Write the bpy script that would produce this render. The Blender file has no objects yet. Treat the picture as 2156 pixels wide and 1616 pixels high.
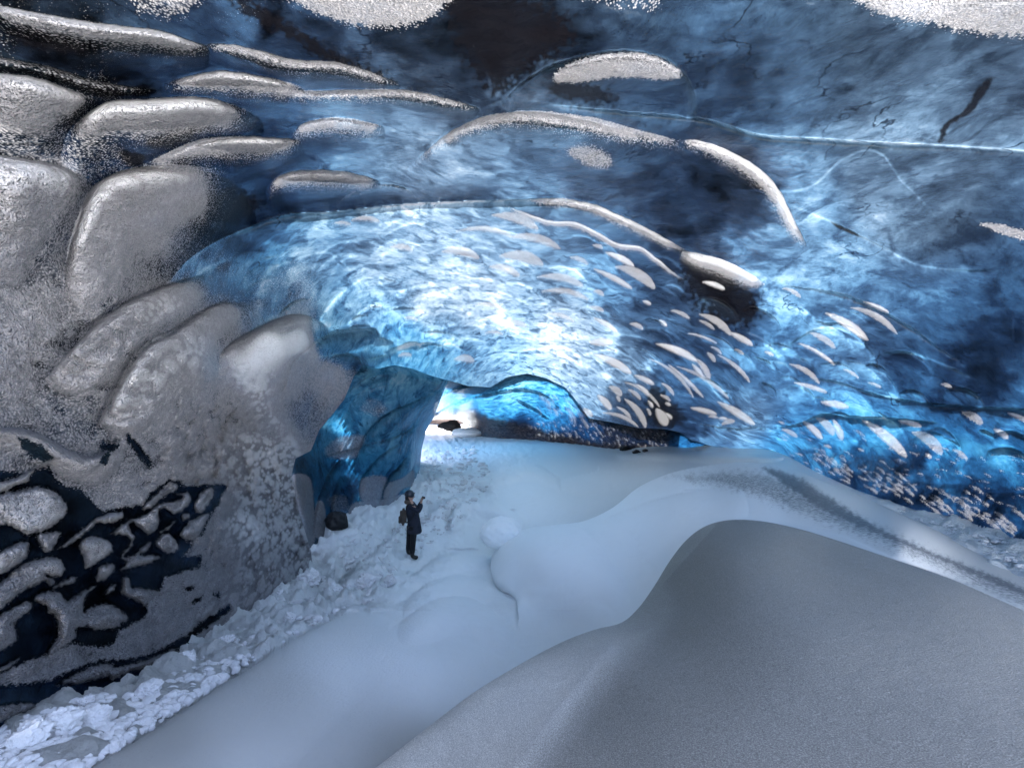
import bpy, bmesh, math, random
import numpy as np
from mathutils import Vector, Matrix, noise as mnoise

# ------------------------------------------------------------------ camera, light
C = bpy.context.scene.collection
sc = bpy.context.scene
F, CX, CY = 958.0, 1078.0, 808.0
TILT = math.radians(5.5)
CAMZ = 3.5
cam = bpy.data.cameras.new("camera"); cam.lens = 16.0; cam.sensor_width = 36.0
cam.clip_start = 0.05; cam.clip_end = 2000
camo = bpy.data.objects.new("camera", cam); C.objects.link(camo)
camo.location = (0, 0, CAMZ); camo.rotation_euler = (math.pi / 2 + TILT, 0, 0)
sc.camera = camo

SUN_DIR = Vector((0.30, 0.52, 0.80)).normalized()
SUN_EL = math.asin(SUN_DIR.z); SUN_AZ = math.atan2(SUN_DIR.x, SUN_DIR.y)
w = bpy.data.worlds.new("World"); sc.world = w; w.use_nodes = True
nt = w.node_tree
sky = nt.nodes.new("ShaderNodeTexSky"); sky.sky_type = 'NISHITA'; sky.sun_disc = False
sky.sun_elevation = SUN_EL; sky.sun_rotation = SUN_AZ
sky.air_density = 0.6; sky.dust_density = 4.0; sky.ozone_density = 0.6
bg = nt.nodes["Background"]; nt.links.new(sky.outputs[0], bg.inputs[0]); bg.inputs[1].default_value = 0.12
sl = bpy.data.lights.new("sun", 'SUN'); sl.energy = 5.0; sl.angle = math.radians(0.5); sl.color = (1.0, 0.95, 0.88)
so = bpy.data.objects.new("sun", sl); C.objects.link(so)
so.rotation_euler = SUN_DIR.to_track_quat('Z', 'Y').to_euler()
sc.view_settings.view_transform = 'Standard'; sc.view_settings.look = 'None'
sc.view_settings.exposure = 3.8; sc.view_settings.gamma = 1.0
sc.cycles.use_denoising = True
sc.cycles.max_bounces = 8; sc.cycles.diffuse_bounces = 5; sc.cycles.glossy_bounces = 3
sc.cycles.sample_clamp_indirect = 4.0

# ------------------------------------------------------------------ numeric helpers
rng = np.random.default_rng(7)
random.seed(7)
ct, st = math.cos(TILT), math.sin(TILT)
def rays(X, Y):
    dx = (X - CX) / F; dz = (CY - Y) / F
    return dx, ct - st * dz, st + ct * dz
def world(x, y, d):
    a, b, c = rays(x, y)
    return Vector((a * d, b * d, CAMZ + c * d))
def dz_(x, y, z):           # depth where the sight line reaches height z over (or under) the eye
    return z / rays(x, y)[2]
def tps(pts, X, Y, smooth=1e-4):
    p = np.array([[a / 1000, b / 1000] for a, b, _ in pts]); v = np.array([c for _, _, c in pts])
    n = len(p)
    def K(r2): return 0.5 * r2 * np.log(r2 + 1e-12)
    D = ((p[:, None] - p[None]) ** 2).sum(-1)
    A = np.zeros((n + 3, n + 3)); A[:n, :n] = K(D) + np.eye(n) * smooth
    A[:n, n] = 1; A[:n, n + 1:] = p; A[n, :n] = 1; A[n + 1:, :n] = p.T
    s = np.linalg.solve(A, np.concatenate([v, np.zeros(3)]))
    x = X / 1000; y = Y / 1000
    out = s[n] + s[n + 1] * x + s[n + 2] * y
    for i in range(n):
        out = out + s[i] * K((x - p[i, 0]) ** 2 + (y - p[i, 1]) ** 2)
    return out
def idw(pts, X, Y, power=3.0, soft=25.0):
    num = np.zeros_like(X); den = np.zeros_like(X)
    for a, b, v in pts:
        wgt = ((X - a) ** 2 + (Y - b) ** 2 + soft * soft) ** (-power / 2)
        num += wgt * v; den += wgt
    return num / den
_perm = rng.permutation(512).astype(np.int64)
def _h(ix, iy, iz):
    return _perm[(_perm[(_perm[ix & 511] + iy) & 511] + iz) & 511]
_grad = rng.normal(size=(512, 3)); _grad /= np.linalg.norm(_grad, axis=1)[:, None]
def perlin(x, y, z):
    ix = np.floor(x).astype(np.int64); iy = np.floor(y).astype(np.int64); iz = np.floor(z).astype(np.int64)
    fx, fy, fz = x - ix, y - iy, z - iz
    u = fx * fx * fx * (fx * (fx * 6 - 15) + 10); v = fy * fy * fy * (fy * (fy * 6 - 15) + 10); w_ = fz * fz * fz * (fz * (fz * 6 - 15) + 10)
    r = 0
    for a in (0, 1):
        for b in (0, 1):
            for c in (0, 1):
                g = _grad[_h(ix + a, iy + b, iz + c)]
                dt = g[..., 0] * (fx - a) + g[..., 1] * (fy - b) + g[..., 2] * (fz - c)
                r = r + dt * (u if a else 1 - u) * (v if b else 1 - v) * (w_ if c else 1 - w_)
    return r
def fbm(x, y, z, o=4, rough=0.5):
    r = 0; a = 1.0
    for i in range(o):
        r = r + a * perlin(x + 13.1 * i, y + 7.7 * i, z + 3.3 * i); x, y, z = x * 2, y * 2, z * 2; a *= rough
    return r
def worley(x, y, z):
    ix = np.floor(x).astype(np.int64); iy = np.floor(y).astype(np.int64); iz = np.floor(z).astype(np.int64)
    best = np.full(x.shape, 9.0)
    for a in (-1, 0, 1):
        for b in (-1, 0, 1):
            for c in (-1, 0, 1):
                h = _h(ix + a, iy + b, iz + c)
                px = ix + a + (h % 97) / 97.0; py = iy + b + ((h * 7) % 89) / 89.0; pz = iz + c + ((h * 13) % 83) / 83.0
                best = np.minimum(best, (x - px) ** 2 + (y - py) ** 2 + (z - pz) ** 2)
    return np.sqrt(best)
def sstep(a, b, x):
    t = np.clip((x - a) / (b - a), 0, 1); return t * t * (3 - 2 * t)
def poly_sd(P, X, Y):       # signed distance, negative inside
    P = np.asarray(P, float); n = len(P)
    d = np.full(X.shape, 1e18); inside = np.zeros(X.shape, bool)
    for i in range(n):
        ax, ay = P[i]; bx, by = P[(i + 1) % n]
        ex, ey = bx - ax, by - ay; wx, wy = X - ax, Y - ay
        t = np.clip((wx * ex + wy * ey) / (ex * ex + ey * ey + 1e-9), 0, 1)
        d = np.minimum(d, (wx - t * ex) ** 2 + (wy - t * ey) ** 2)
        c = ((ay > Y) != (by > Y)) & (X < (bx - ax) * (Y - ay) / (by - ay + 1e-12) + ax)
        inside ^= c
    return np.where(inside, -np.sqrt(d), np.sqrt(d))
def crom(P, n=8):           # smooth a polyline
    P = [np.array(p, float) for p in P]; Q = [2 * P[0] - P[1]] + P + [2 * P[-1] - P[-2]]; out = []
    for i in range(1, len(Q) - 2):
        for k in range(n):
            t = k / n
            out.append(0.5 * ((2 * Q[i]) + (Q[i + 1] - Q[i - 1]) * t + (2 * Q[i - 1] - 5 * Q[i] + 4 * Q[i + 1] - Q[i + 2]) * t * t + (3 * Q[i] - Q[i - 1] - 3 * Q[i + 1] + Q[i + 2]) * t ** 3))
    out.append(P[-1]); return np.array(out)
def line_sd(P, X, Y):       # distance to an open polyline, side (+ right of travel = below), parameter 0..1
    best = np.full(X.shape, 1e18); sd = np.zeros(X.shape); par = np.zeros(X.shape)
    seg = np.linalg.norm(np.diff(P, axis=0), axis=1); cum = np.concatenate([[0], np.cumsum(seg)]); L = cum[-1]
    for i in range(len(P) - 1):
        ax, ay = P[i]; ex, ey = P[i + 1] - P[i]; wx, wy = X - ax, Y - ay
        t = np.clip((wx * ex + wy * ey) / (ex * ex + ey * ey + 1e-9), 0, 1)
        dd = (wx - t * ex) ** 2 + (wy - t * ey) ** 2
        m = dd < best
        best = np.where(m, dd, best)
        sd = np.where(m, np.where(ex * wy - ey * wx > 0, 1.0, -1.0), sd)
        par = np.where(m, (cum[i] + t * seg[i]) / L, par)
    return np.sqrt(best) * sd, par

# ------------------------------------------------------------------ relief sheet: a patch of cave surface
class Sheet:
    def __init__(s, x0, x1, y0, y1, step=2.1, coarse=14.0, fx=(-20, 2176), fy=(-20, 1636)):
        def ax(a, b, f):
            r = [a]
            while r[-1] < b:
                q = r[-1]; r.append(q + (step if f[0] - 5 <= q <= f[1] else coarse))
            return np.array(r)
        s.xs = ax(x0, x1, fx); s.ys = ax(y0, y1, fy)
        s.X, s.Y = np.meshgrid(s.xs, s.ys); s.sh = s.X.shape
        s.rel = np.zeros(s.sh); s.R = np.zeros(s.sh); s.G = np.zeros(s.sh); s.B = np.zeros(s.sh); s.A = np.zeros(s.sh)
        s.mask = None; s.dz = np.zeros(s.sh)
    def depth(s, pts): s.q = tps([(a, b, 1.0 / d) for a, b, d in pts], s.X, s.Y)
    def win(s, P, pad):
        P = np.asarray(P, float)
        i0, i1 = np.searchsorted(s.ys, [P[:, 1].min() - pad, P[:, 1].max() + pad]); j0, j1 = np.searchsorted(s.xs, [P[:, 0].min() - pad, P[:, 0].max() + pad])
        return slice(i0, i1), slice(j0, j1)
    def warp(s, amp, scale, seed=0.0):
        return (s.X + amp * perlin(s.X / scale + seed, s.Y / scale, s.X * 0 + 1.5 + seed),
                s.Y + amp * perlin(s.X / scale, s.Y / scale + seed, s.X * 0 + 7.5 + seed))
    def rib(s, P, w, amp, fw=0, fr=1.0, taper=True, sharp=0.3, top=3.0, keep=0.0, g=0.0, groove=.25, rim=0.0):
        P = crom(P); W = s.win(P, max(w, fw) * 1.3 + 8)
        X, Y = s.X[W], s.Y[W]
        c0, c1 = P[0], P[-1]; Lc = np.linalg.norm(c1 - c0); ax_, ay_ = (c1 - c0) / Lc
        pu = (P - c0) @ np.array([ax_, ay_]); pv = (P - c0) @ np.array([-ay_, ax_])
        pu = np.maximum.accumulate(pu + np.arange(len(pu)) * 1e-6)
        gu = np.linspace(0, Lc, 120); gv = np.interp(gu, pu, pv); gs = np.convolve(np.pad(np.gradient(gv, gu), 6, mode='edge'), np.ones(13) / 13, 'valid')
        U = (X - c0[0]) * ax_ + (Y - c0[1]) * ay_; V = -(X - c0[0]) * ay_ + (Y - c0[1]) * ax_
        # widen the window of the crest a little so that the flank turns round the ends
        t = U / Lc; d = (V - np.interp(U, gu, gv)) / np.sqrt(1 + np.interp(U, gu, gs) ** 2)
        d = d + 2.2 * perlin(X / 23, Y / 23, X * 0 + w)
        tp = np.clip(np.sin(np.pi * np.clip(t, 0.0, 1.0)), 0, 1) ** (.8 if w > 180 else .55)
        ends = (t > 0) & (t < 1)
        we = w * (0.35 + 0.65 * tp)
        u = d / we
        rise = np.sqrt(np.clip(1 - (1 - np.clip(u / sharp, 0, 1)) ** 2, 0, 1))
        prof = rise * (0.45 * (1 - np.clip(u, 0, 1)) + 0.55 * (1 - sstep(sharp, 1.0, u))) * tp * ends
        s.rel[W] = np.maximum(s.rel[W], amp * prof + keep * s.rel[W])
        # a narrow groove above the crest
        s.rel[W] -= amp * groove * np.exp(-((d + top) / (top + 4)) ** 2) * tp * ends * (d < 0)
        if fw:
            fe = fw * (0.25 + 0.75 * tp)
            m = sstep(-top * 0.7, top * 0.4, d) * (1 - .55 * sstep(fe * 0.1, fe * 0.9, d)) * (1 - sstep(fe * 0.6, fe * 1.5, d)) * np.minimum(1, tp * 1.6) * ends
            s.R[W] = np.maximum(s.R[W], fr * m)
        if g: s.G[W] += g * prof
        if rim: s.G[W] += rim * np.exp(-((d - 1.5) / 2.6) ** 2) * tp * ends  # painted bright rim along the crest, imitating light refracted at the ridge
    def patch(s, P, fr=1.0, soft=3.0, amp=0.0, smooth=True, fuzz=0.0, ch='R', dirn=None):
        if smooth:
            P = list(P); P2 = P[-2:] + P + P[:3]; c = crom(P2, 5); P = c[10:-10]
        W = s.win(P, soft * 3 + 6); X, Y = s.X[W], s.Y[W]
        if X.size == 0: return
        wob = fuzz * perlin(X / 9, Y / 9, X * 0 + 3.3) if fuzz else 0
        sd = poly_sd(P, X, Y) + wob
        m = 1 - sstep(-soft, soft, sd)
        a = getattr(s, ch)
        if fr >= 0: a[W] = np.maximum(a[W], fr * m)
        else: a[W] = a[W] * (1 - m)
        if amp: s.rel[W] += amp * (1 - np.exp(-np.clip(-sd, 0, 99) / 8.0))
    def lens(s, x1, y1, x2, y2, wd, fr=1.0, amp=0.0015, soft=1.6, bend=0.12, smooth=1):
        L = math.hypot(x2 - x1, y2 - y1); ux, uy = (x2 - x1) / L, (y2 - y1) / L; nx, ny = -uy, ux
        pad = wd + 6
        W = s.win([(x1, y1), (x2, y2)], pad + L * 0.15); X, Y = s.X[W], s.Y[W]
        if X.size == 0: return
        u = ((X - x1) * ux + (Y - y1) * uy) / L; v = (X - x1) * nx + (Y - y1) * ny
        v = v + bend * L * (4 * u * (1 - u)) * 0.5
        uc = np.clip(u, 0, 1)
        half = wd * 0.5 * (np.clip(uc, 0, 1) ** 0.85) * (np.clip(1 - uc, 0, 1) ** 0.6) * 2.3
        o = np.where((u < 0) | (u > 1), 9.0, np.abs(v) - half)
        o = o + 0.8 * perlin(X / 7, Y / 7, X * 0 + x1)
        m = 1 - sstep(-soft * 1.5, soft * 1.2 + soft * 3.0 * (v > 0), o)
        s.R[W] = np.maximum(s.R[W], fr * m)
        hb = np.exp(-(v / (wd * 1.4 + 4)) ** 2) * np.clip(np.sin(np.pi * uc), 0, 1) * (u > 0) * (u < 1)
        s.rel[W] += amp * hb * wd / 8.0
    def edge_round(s, P, wpx, amt, wt=1.0):
        sd = -poly_sd(P, s.X, s.Y)
        t = np.clip(sd / wpx, 0, 1)
        s.q *= 1 - wt * amt * (1 - np.sqrt(1 - (1 - t) ** 2))
    def build(s, name, mat, P=None, skirt=0.12, skirt2=None):
        if P is None:
            keep = np.ones((s.sh[0] - 1, s.sh[1] - 1), bool)
        else:
            sd = poly_sd(P, s.X, s.Y)
            gy, gx = np.gradient(sd, s.ys, s.xs)
            nn = np.sqrt(gx * gx + gy * gy) + 1e-9
            cell = np.minimum(np.gradient(s.xs)[None, :], np.gradient(s.ys)[:, None]) * 0.75
            near = np.abs(sd) < cell
            dX = np.where(near, -sd * gx / nn, 0); dY = np.where(near, -sd * gy / nn, 0)
            s.X = s.X + dX; s.Y = s.Y + dY
            ok = (sd <= 0) | near
            keep = ok[:-1, :-1] & ok[1:, :-1] & ok[:-1, 1:] & ok[1:, 1:]
        q = s.q * (1 + s.rel)
        q = np.maximum(q, 1 / 400.0)
        a, b, c = rays(s.X, s.Y)
        D = 1 / q
        co = np.stack([a * D, b * D, CAMZ + c * D + s.dz], -1).reshape(-1, 3)
        idx = np.arange(s.X.size).reshape(s.sh)
        f = np.stack([idx[:-1, :-1], idx[1:, :-1], idx[1:, 1:], idx[:-1, 1:]], -1)[keep]
        used = np.zeros(s.X.size, bool); used[f.ravel()] = True
        remap = np.cumsum(used) - 1
        f = remap[f]; co = co[used]
        attr = np.stack([s.R, s.G, s.B, s.A], -1).reshape(-1, 4)[used]
        if skirt:
            e = np.concatenate([f[:, [0, 1]], f[:, [1, 2]], f[:, [2, 3]], f[:, [3, 0]]])
            n = len(co); key = np.minimum(e[:, 0], e[:, 1]) * n + np.maximum(e[:, 0], e[:, 1])
            uq, inv, cnt = np.unique(key, return_inverse=True, return_counts=True)
            be = e[cnt[inv] == 1]
            bv = np.unique(be); m = {int(v): i for i, v in enumerate(bv)}
            camv = np.array([0, 0, CAMZ]); base = co[bv]
            r1 = base.copy(); kk = np.full((len(bv), 1), skirt)
            if skirt2:
                bx = s.X.reshape(-1)[used][bv]; by = s.Y.reshape(-1)[used][bv]
                kk[(bx > skirt2[0]) & (bx < skirt2[1]) & (by > skirt2[2]) & (by < skirt2[3])] = skirt2[4]
            r2 = camv + (base - camv) * (1 + kk * 0.4); r3 = camv + (base - camv) * (1 + kk)
            n0 = len(co); k = len(bv)
            co = np.concatenate([co, r1, r2, r3]); attr = np.concatenate([attr] + [attr[bv]] * 3)
            i0 = np.array([m[int(v)] for v in be[:, 0]]); i1 = np.array([m[int(v)] for v in be[:, 1]])
            sf = [np.stack([n0 + i1, n0 + i0, n0 + k + i0, n0 + k + i1], -1), np.stack([n0 + k + i1, n0 + k + i0, n0 + 2 * k + i0, n0 + 2 * k + i1], -1)]
            f = np.concatenate([f] + sf)
        return mesh_np(name, co, f, mat, attr)

def mesh_np(name, co, f, mat, attr=None):
    me = bpy.data.meshes.new(name)
    me.vertices.add(len(co)); me.vertices.foreach_set("co", np.ascontiguousarray(co, dtype=np.float32).ravel())
    k = f.shape[1]
    me.loops.add(f.size); me.loops.foreach_set("vertex_index", np.ascontiguousarray(f, dtype=np.int32).ravel())
    me.polygons.add(len(f)); me.polygons.foreach_set("loop_start", np.arange(0, f.size, k, dtype=np.int32))
    me.polygons.foreach_set("loop_total", np.full(len(f), k, dtype=np.int32))
    me.update(calc_edges=True)
    me.polygons.foreach_set("use_smooth", np.ones(len(f), bool))
    if attr is not None:
        at = me.attributes.new("surf", 'FLOAT_COLOR', 'POINT'); at.data.foreach_set("color", attr.astype(np.float32).ravel())
    me.materials.append(mat)
    o = bpy.data.objects.new(name, me); C.objects.link(o)
    return o
def structure(o): o["kind"] = "structure"; return o
def tag(o, label, cat, group=None):
    o["label"] = label; o["category"] = cat
    if group: o["group"] = group
    return o

# ------------------------------------------------------------------ materials
class N:
    def __init__(s, name):
        s.m = bpy.data.materials.new(name); s.m.use_nodes = True; s.t = s.m.node_tree; s.t.nodes.clear()
        s.out = s.t.nodes.new("ShaderNodeOutputMaterial")
    def n(s, typ, **kw):
        x = s.t.nodes.new("ShaderNode" + typ)
        for k, v in kw.items():
            if k.startswith('_'): setattr(x, k[1:], v)
        for k, v in kw.items():
            if k.startswith('_'): continue
            key = int(k[1:]) if k[0] == 'i' and k[1:].isdigit() else k.replace('__', ' ')
            if isinstance(v, bpy.types.NodeSocket): s.t.links.new(v, x.inputs[key])
            else: x.inputs[key].default_value = v
        return x
    def math(s, op, a, b=0.0, c=0.0, clamp=False):
        return s.n("Math", _operation=op, _use_clamp=clamp, i0=a, i1=b, i2=c).outputs[0]
    def noise(s, vec, scale, detail=4, rough=0.5, dist=0.0):
        return s.n("TexNoise", Vector=vec, Scale=scale, Detail=detail, Roughness=rough, Distortion=dist).outputs[0]
    def voro(s, vec, scale, feat='F1', rnd=1.0, smooth=None):
        x = s.n("TexVoronoi", _feature=feat, Vector=vec, Scale=scale, Randomness=rnd)
        if smooth is not None: x.inputs["Smoothness"].default_value = smooth
        return x.outputs[0]
    def ramp(s, fac, stops, interp='LINEAR'):
        r = s.n("ValToRGB", Fac=fac); cr = r.color_ramp; cr.interpolation = interp
        while len(cr.elements) < len(stops): cr.elements.new(0.5)
        for e, (p, c) in zip(cr.elements, stops): e.position = p; e.color = (*c, 1)
        return r.outputs[0]
    def map(s, fac, a, b, c=0.0, d=1.0, smooth=False):
        x = s.n("MapRange", Value=fac); x.inputs[1].default_value = a; x.inputs[2].default_value = b; x.inputs[3].default_value = c; x.inputs[4].default_value = d
        if smooth: x.interpolation_type = 'SMOOTHSTEP'
        return x.outputs[0]
    def bump(s, h, strength, dist, normal=None):
        x = s.n("Bump", Strength=strength, Distance=dist, Height=h)
        if normal is not None: s.t.links.new(normal, x.inputs["Normal"])
        return x.outputs[0]
    def mapping(s, vec, scale, rot=(0, 0, 0)):
        return s.n("Mapping", Vector=vec, Scale=scale, Rotation=rot).outputs[0]
    def mixc(s, f, a, b, blend='MIX'):
        x = s.n("Mix", _data_type='RGBA', _blend_type=blend)
        for k, v in ((0, f), (6, a), (7, b)):
            if isinstance(v, bpy.types.NodeSocket): s.t.links.new(v, x.inputs[k])
            else: x.inputs[k].default_value = v if k == 0 else (*v, 1)
        return x.outputs[2]
    def finish(s, sh): s.t.links.new(sh, s.out.inputs[0]); return s.m

def mat_ice(name="glacier_ice", dirty=False):
    m = N(name)
    pos = m.n("NewGeometry").outputs["Position"]
    at = m.n("Attribute", _attribute_name="surf")
    sep = m.n("SeparateColor", Color=at.outputs["Color"])
    R, G, B = sep.outputs[0], sep.outputs[1], sep.outputs[2]; A = at.outputs["Alpha"]
    # frost grains
    warp = m.n("VectorMath", _operation='ADD', i0=pos, i1=m.n("VectorMath", _operation='SCALE', i0=m.n("TexNoise", Vector=pos, Scale=3.0, Detail=2.0).outputs["Color"], Scale=0.05).outputs[0]).outputs[0]
    g1 = m.voro(warp, 52.0, 'SMOOTH_F1', smooth=0.25)
    g1 = m.map(g1, 0.0, 0.62, 1.0, 0.0)
    g2 = m.noise(pos, 90.0, 3, 0.6)
    g3 = m.noise(pos, 14.0, 4, 0.6)
    grain = m.math('ADD', m.math('MULTIPLY', g1, 0.7), m.math('MULTIPLY', g2, 0.3))
    fz = m.math('ADD', R, m.math('MULTIPLY', m.math('SUBTRACT', m.math('ADD', m.math('MULTIPLY', grain, 0.9), m.math('MULTIPLY', g3, 0.5)), 0.66), m.map(R, 0.6, 1.0, 1.15, 0.45)))
    f = m.map(fz, 0.36, 0.72, 0, 1, True)
    f = m.math('MULTIPLY', f, m.map(R, 0.02, 0.15))
    # ice cloudiness
    p2 = m.mapping(pos, (1.0, 1.0, 0.55), (0.1, 0.5, 0.2))
    c1 = m.noise(p2, 1.4, 10, 0.66, 0.5)
    c2 = m.noise(m.mapping(pos, (1.2, 1.0, 0.6), (0.0, 0.35, 0.0)), 4.5, 8, 0.72, 0.3)
    c3 = m.noise(pos, 26.0, 6, 0.78, 0.5)
    vein = m.map(m.math('ABSOLUTE', m.math('SUBTRACT', m.noise(m.mapping(pos, (1.3, 1.0, 0.5), (0.2, 0.5, 0)), 2.2, 8, 0.7, 0.8), 0.5)), 0.0, 0.035, 0.16, 0.0)
    cl = m.math('ADD', m.math('ADD', m.math('MULTIPLY', m.math('SUBTRACT', c1, 0.5), 1.65), m.math('MULTIPLY', m.math('SUBTRACT', c2, 0.5), 1.15)), m.math('ADD', vein, m.math('MULTIPLY', m.math('SUBTRACT', c3, 0.5), 0.5)))
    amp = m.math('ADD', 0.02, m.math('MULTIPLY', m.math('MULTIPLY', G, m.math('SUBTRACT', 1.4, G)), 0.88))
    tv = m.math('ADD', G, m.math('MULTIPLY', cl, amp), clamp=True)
    # cracks and dark specks in the ice
    cr = m.voro(m.n("VectorMath", _operation='ADD', i0=pos, i1=m.n("VectorMath", _operation='SCALE', i0=m.n("TexNoise", Vector=pos, Scale=2.0, Detail=5.0).outputs["Color"], Scale=0.9).outputs[0]).outputs[0], 0.9, 'DISTANCE_TO_EDGE')
    crk = m.math('MULTIPLY', m.map(cr, 0.0, 0.012, 1.0, 0.0), m.map(m.noise(pos, 1.3, 3), 0.5, 0.62))
    sp = m.map(m.noise(pos, 55.0, 2, 0.5), 0.66, 0.70, 0.0, 1.0)
    sp = m.math('MULTIPLY', sp, m.map(m.noise(pos, 1.7, 3, 0.6), 0.50, 0.62))
    tv = m.math('MULTIPLY', tv, m.map(m.noise(m.mapping(pos, (1.2, 1.0, 0.7), (0.4, 0.2, 0.6)), 1.9, 6, 0.7, 0.6), 0.36, 0.52, 0.55, 1.0))
    tv = m.math('MULTIPLY', tv, m.math('SUBTRACT', 1.0, m.math('MULTIPLY', m.math('MAXIMUM', sp, crk), 0.75)))
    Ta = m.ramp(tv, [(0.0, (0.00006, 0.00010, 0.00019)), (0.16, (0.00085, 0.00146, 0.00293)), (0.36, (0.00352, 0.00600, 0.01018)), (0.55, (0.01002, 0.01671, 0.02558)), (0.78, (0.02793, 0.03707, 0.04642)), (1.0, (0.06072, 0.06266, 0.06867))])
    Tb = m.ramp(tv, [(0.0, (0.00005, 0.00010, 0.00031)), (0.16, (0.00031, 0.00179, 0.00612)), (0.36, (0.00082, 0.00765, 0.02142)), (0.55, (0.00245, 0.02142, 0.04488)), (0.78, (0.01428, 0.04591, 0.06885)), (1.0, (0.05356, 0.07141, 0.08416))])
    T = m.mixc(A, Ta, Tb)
    T = m.mixc(B, T, (0.0002, 0.0002, 0.0003))
    # frosted part
    frc = m.mixc(g3, (0.155, 0.15, 0.155), (0.30, 0.288, 0.295))
    gap = m.math('MULTIPLY', m.map(m.math('ADD', grain, m.math('MULTIPLY', m.math('SUBTRACT', g3, 0.5), 0.5)), 0.75, 0.0), m.map(R, 0.7, 1.2, 1.0, 0.35))
    frc = m.mixc(gap, frc, (0.045, 0.05, 0.06))
    frc = m.mixc(m.map(R, 1.10, 1.42), frc, (0.60, 0.60, 0.61))
    fb = m.bump(grain, 1.0, 0.05); fb = m.bump(g3, 0.7, 0.06, fb)
    fd = m.n("BsdfDiffuse", Color=frc, Roughness=0.6, Normal=fb)
    fg = m.n("BsdfGlossy", Color=(1, 1, 1, 1), Roughness=0.45, Normal=fb)
    frost = m.n("MixShader", Fac=0.05, i1=fd.outputs[0], i2=fg.outputs[0])
    # clear ice surface
    ib = m.bump(m.noise(pos, 5.0, 5, 0.6, 0.5), 0.35, 0.12); ib = m.bump(c3, 0.35, 0.02, ib)
    dirt = m.mixc(m.map(m.noise(pos, 5.0, 8, 0.75), 0.38, 0.66), (0.003, 0.0025, 0.003), (0.11, 0.085, 0.078) if dirty else (0.004, 0.004, 0.005))
    base = m.mixc(B, m.mixc(tv, (0.0008, 0.001, 0.0015), (0.02, 0.04, 0.055)), dirt)
    idf = m.n("BsdfDiffuse", Color=base, Normal=ib)
    igl = m.n("BsdfGlossy", Color=(0.9, 0.95, 1, 1), Roughness=0.22, Normal=ib)
    fres = m.math('MULTIPLY', m.n("Fresnel", IOR=1.31, Normal=ib).outputs[0], m.map(G, 0.0, 0.35, 0.16, 0.55))
    ice = m.n("MixShader", Fac=fres, i1=idf.outputs[0], i2=igl.outputs[0])
    mix = m.n("MixShader", Fac=f, i1=ice.outputs[0], i2=frost.outputs[0])
    Tm = m.mixc(m.math('MULTIPLY', f, 0.42), T, (0.02, 0.02, 0.02))
    tr = m.n("BsdfTranslucent", Color=Tm)
    add = m.n("AddShader", i0=mix.outputs[0], i1=tr.outputs[0])
    return m.finish(add.outputs[0])

def mat_snow(name="snow", base=(0.86, 0.88, 0.92), dark=(0.10, 0.11, 0.12), grain=(60.0, 0.6, 0.012), lump=0.0, spark=0.0, shade_grey=(0.30, 0.30, 0.28)):
    m = N(name)
    pos = m.n("NewGeometry").outputs["Position"]
    at = m.n("Attribute", _attribute_name="surf"); sep = m.n("SeparateColor", Color=at.outputs["Color"])
    R, G, B = sep.outputs
    n1 = m.noise(pos, grain[0], 3, 0.6); n2 = m.noise(pos, 6.0, 5, 0.6)
    st_ = m.noise(m.mapping(pos, (1.0, 4.0, 4.0), (0, 0, 0.5)), 14.0, 6, 0.75)
    dfac = m.map(m.math('ADD', R, m.math('MULTIPLY', m.math('SUBTRACT', st_, 0.5), 1.6)), 0.35, 0.8, 0, 1, True)
    dfac = m.math('MULTIPLY', dfac, m.map(R, 0.02, 0.2))
    col = m.mixc(n2, base, tuple(c * 0.88 for c in base)); col = m.mixc(m.map(m.noise(m.mapping(pos, (1.0, .45, 1.0), (0, 0, .6)), 1.6, 7, 0.65, 1.0), 0.40, 0.62), tuple(c * 0.80 for c in base) if spark else tuple(c * 0.95 for c in base), col)
    col = m.mixc(m.math('MULTIPLY', B, 0.9), col, shade_grey)  # B greys the snow colour, standing in for weaker light on near slopes
    if spark: col = m.mixc(1.0, col, m.ramp(n1, [(0.30, (0.55, 0.55, 0.55)), (0.52, (0.95, 0.95, 0.95)), (0.72, (1.6, 1.6, 1.6))]), 'MULTIPLY')
    col = m.mixc(dfac, col, dark)
    b = m.bump(n1, grain[1], grain[2])
    gs = m.math('MULTIPLY', G, m.noise(pos, 24.0, 5, 0.75))
    b = m.bump(gs, 0.9, 0.06, b)
    d = m.n("BsdfDiffuse", Color=col, Roughness=0.5, Normal=b)
    gl = m.n("BsdfGlossy", Color=(1, 1, 1, 1), Roughness=0.38, Normal=b)
    mx = m.n("MixShader", Fac=m.math('MULTIPLY', m.n("Fresnel", IOR=1.3).outputs[0], 0.35), i1=d.outputs[0], i2=gl.outputs[0])
    return m.finish(mx.outputs[0])

def mat_plain(name, col, rough=0.8, scale=20.0, var=0.3, bump=0.2, metal=0.0):
    m = N(name); pos = m.n("TexCoord").outputs["Object"]
    n = m.noise(pos, scale, 4, 0.6)
    c = m.mixc(n, tuple(x * (1 - var) for x in col), tuple(min(1, x * (1 + var)) for x in col))
    p = m.n("BsdfPrincipled", Base__Color=c, Roughness=rough, Metallic=metal, Normal=m.bump(n, bump, 0.01))
    return m.finish(p.outputs[0])

ICE = mat_ice(); DIRTY = mat_ice("dirty_glacier_ice", True)
SNOW = mat_snow("powder_snow", base=(0.92, 0.95, 0.96), grain=(45.0, 0.25, 0.01))
DUNE = mat_snow("wind_packed_snow", base=(0.72, 0.70, 0.645), grain=(150.0, 0.8, 0.012), spark=1.0, shade_grey=(0.205, 0.20, 0.178))
CHUNK = mat_snow("broken_snow", base=(0.70, 0.70, 0.71), grain=(30.0, 0.7, 0.03))

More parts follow.
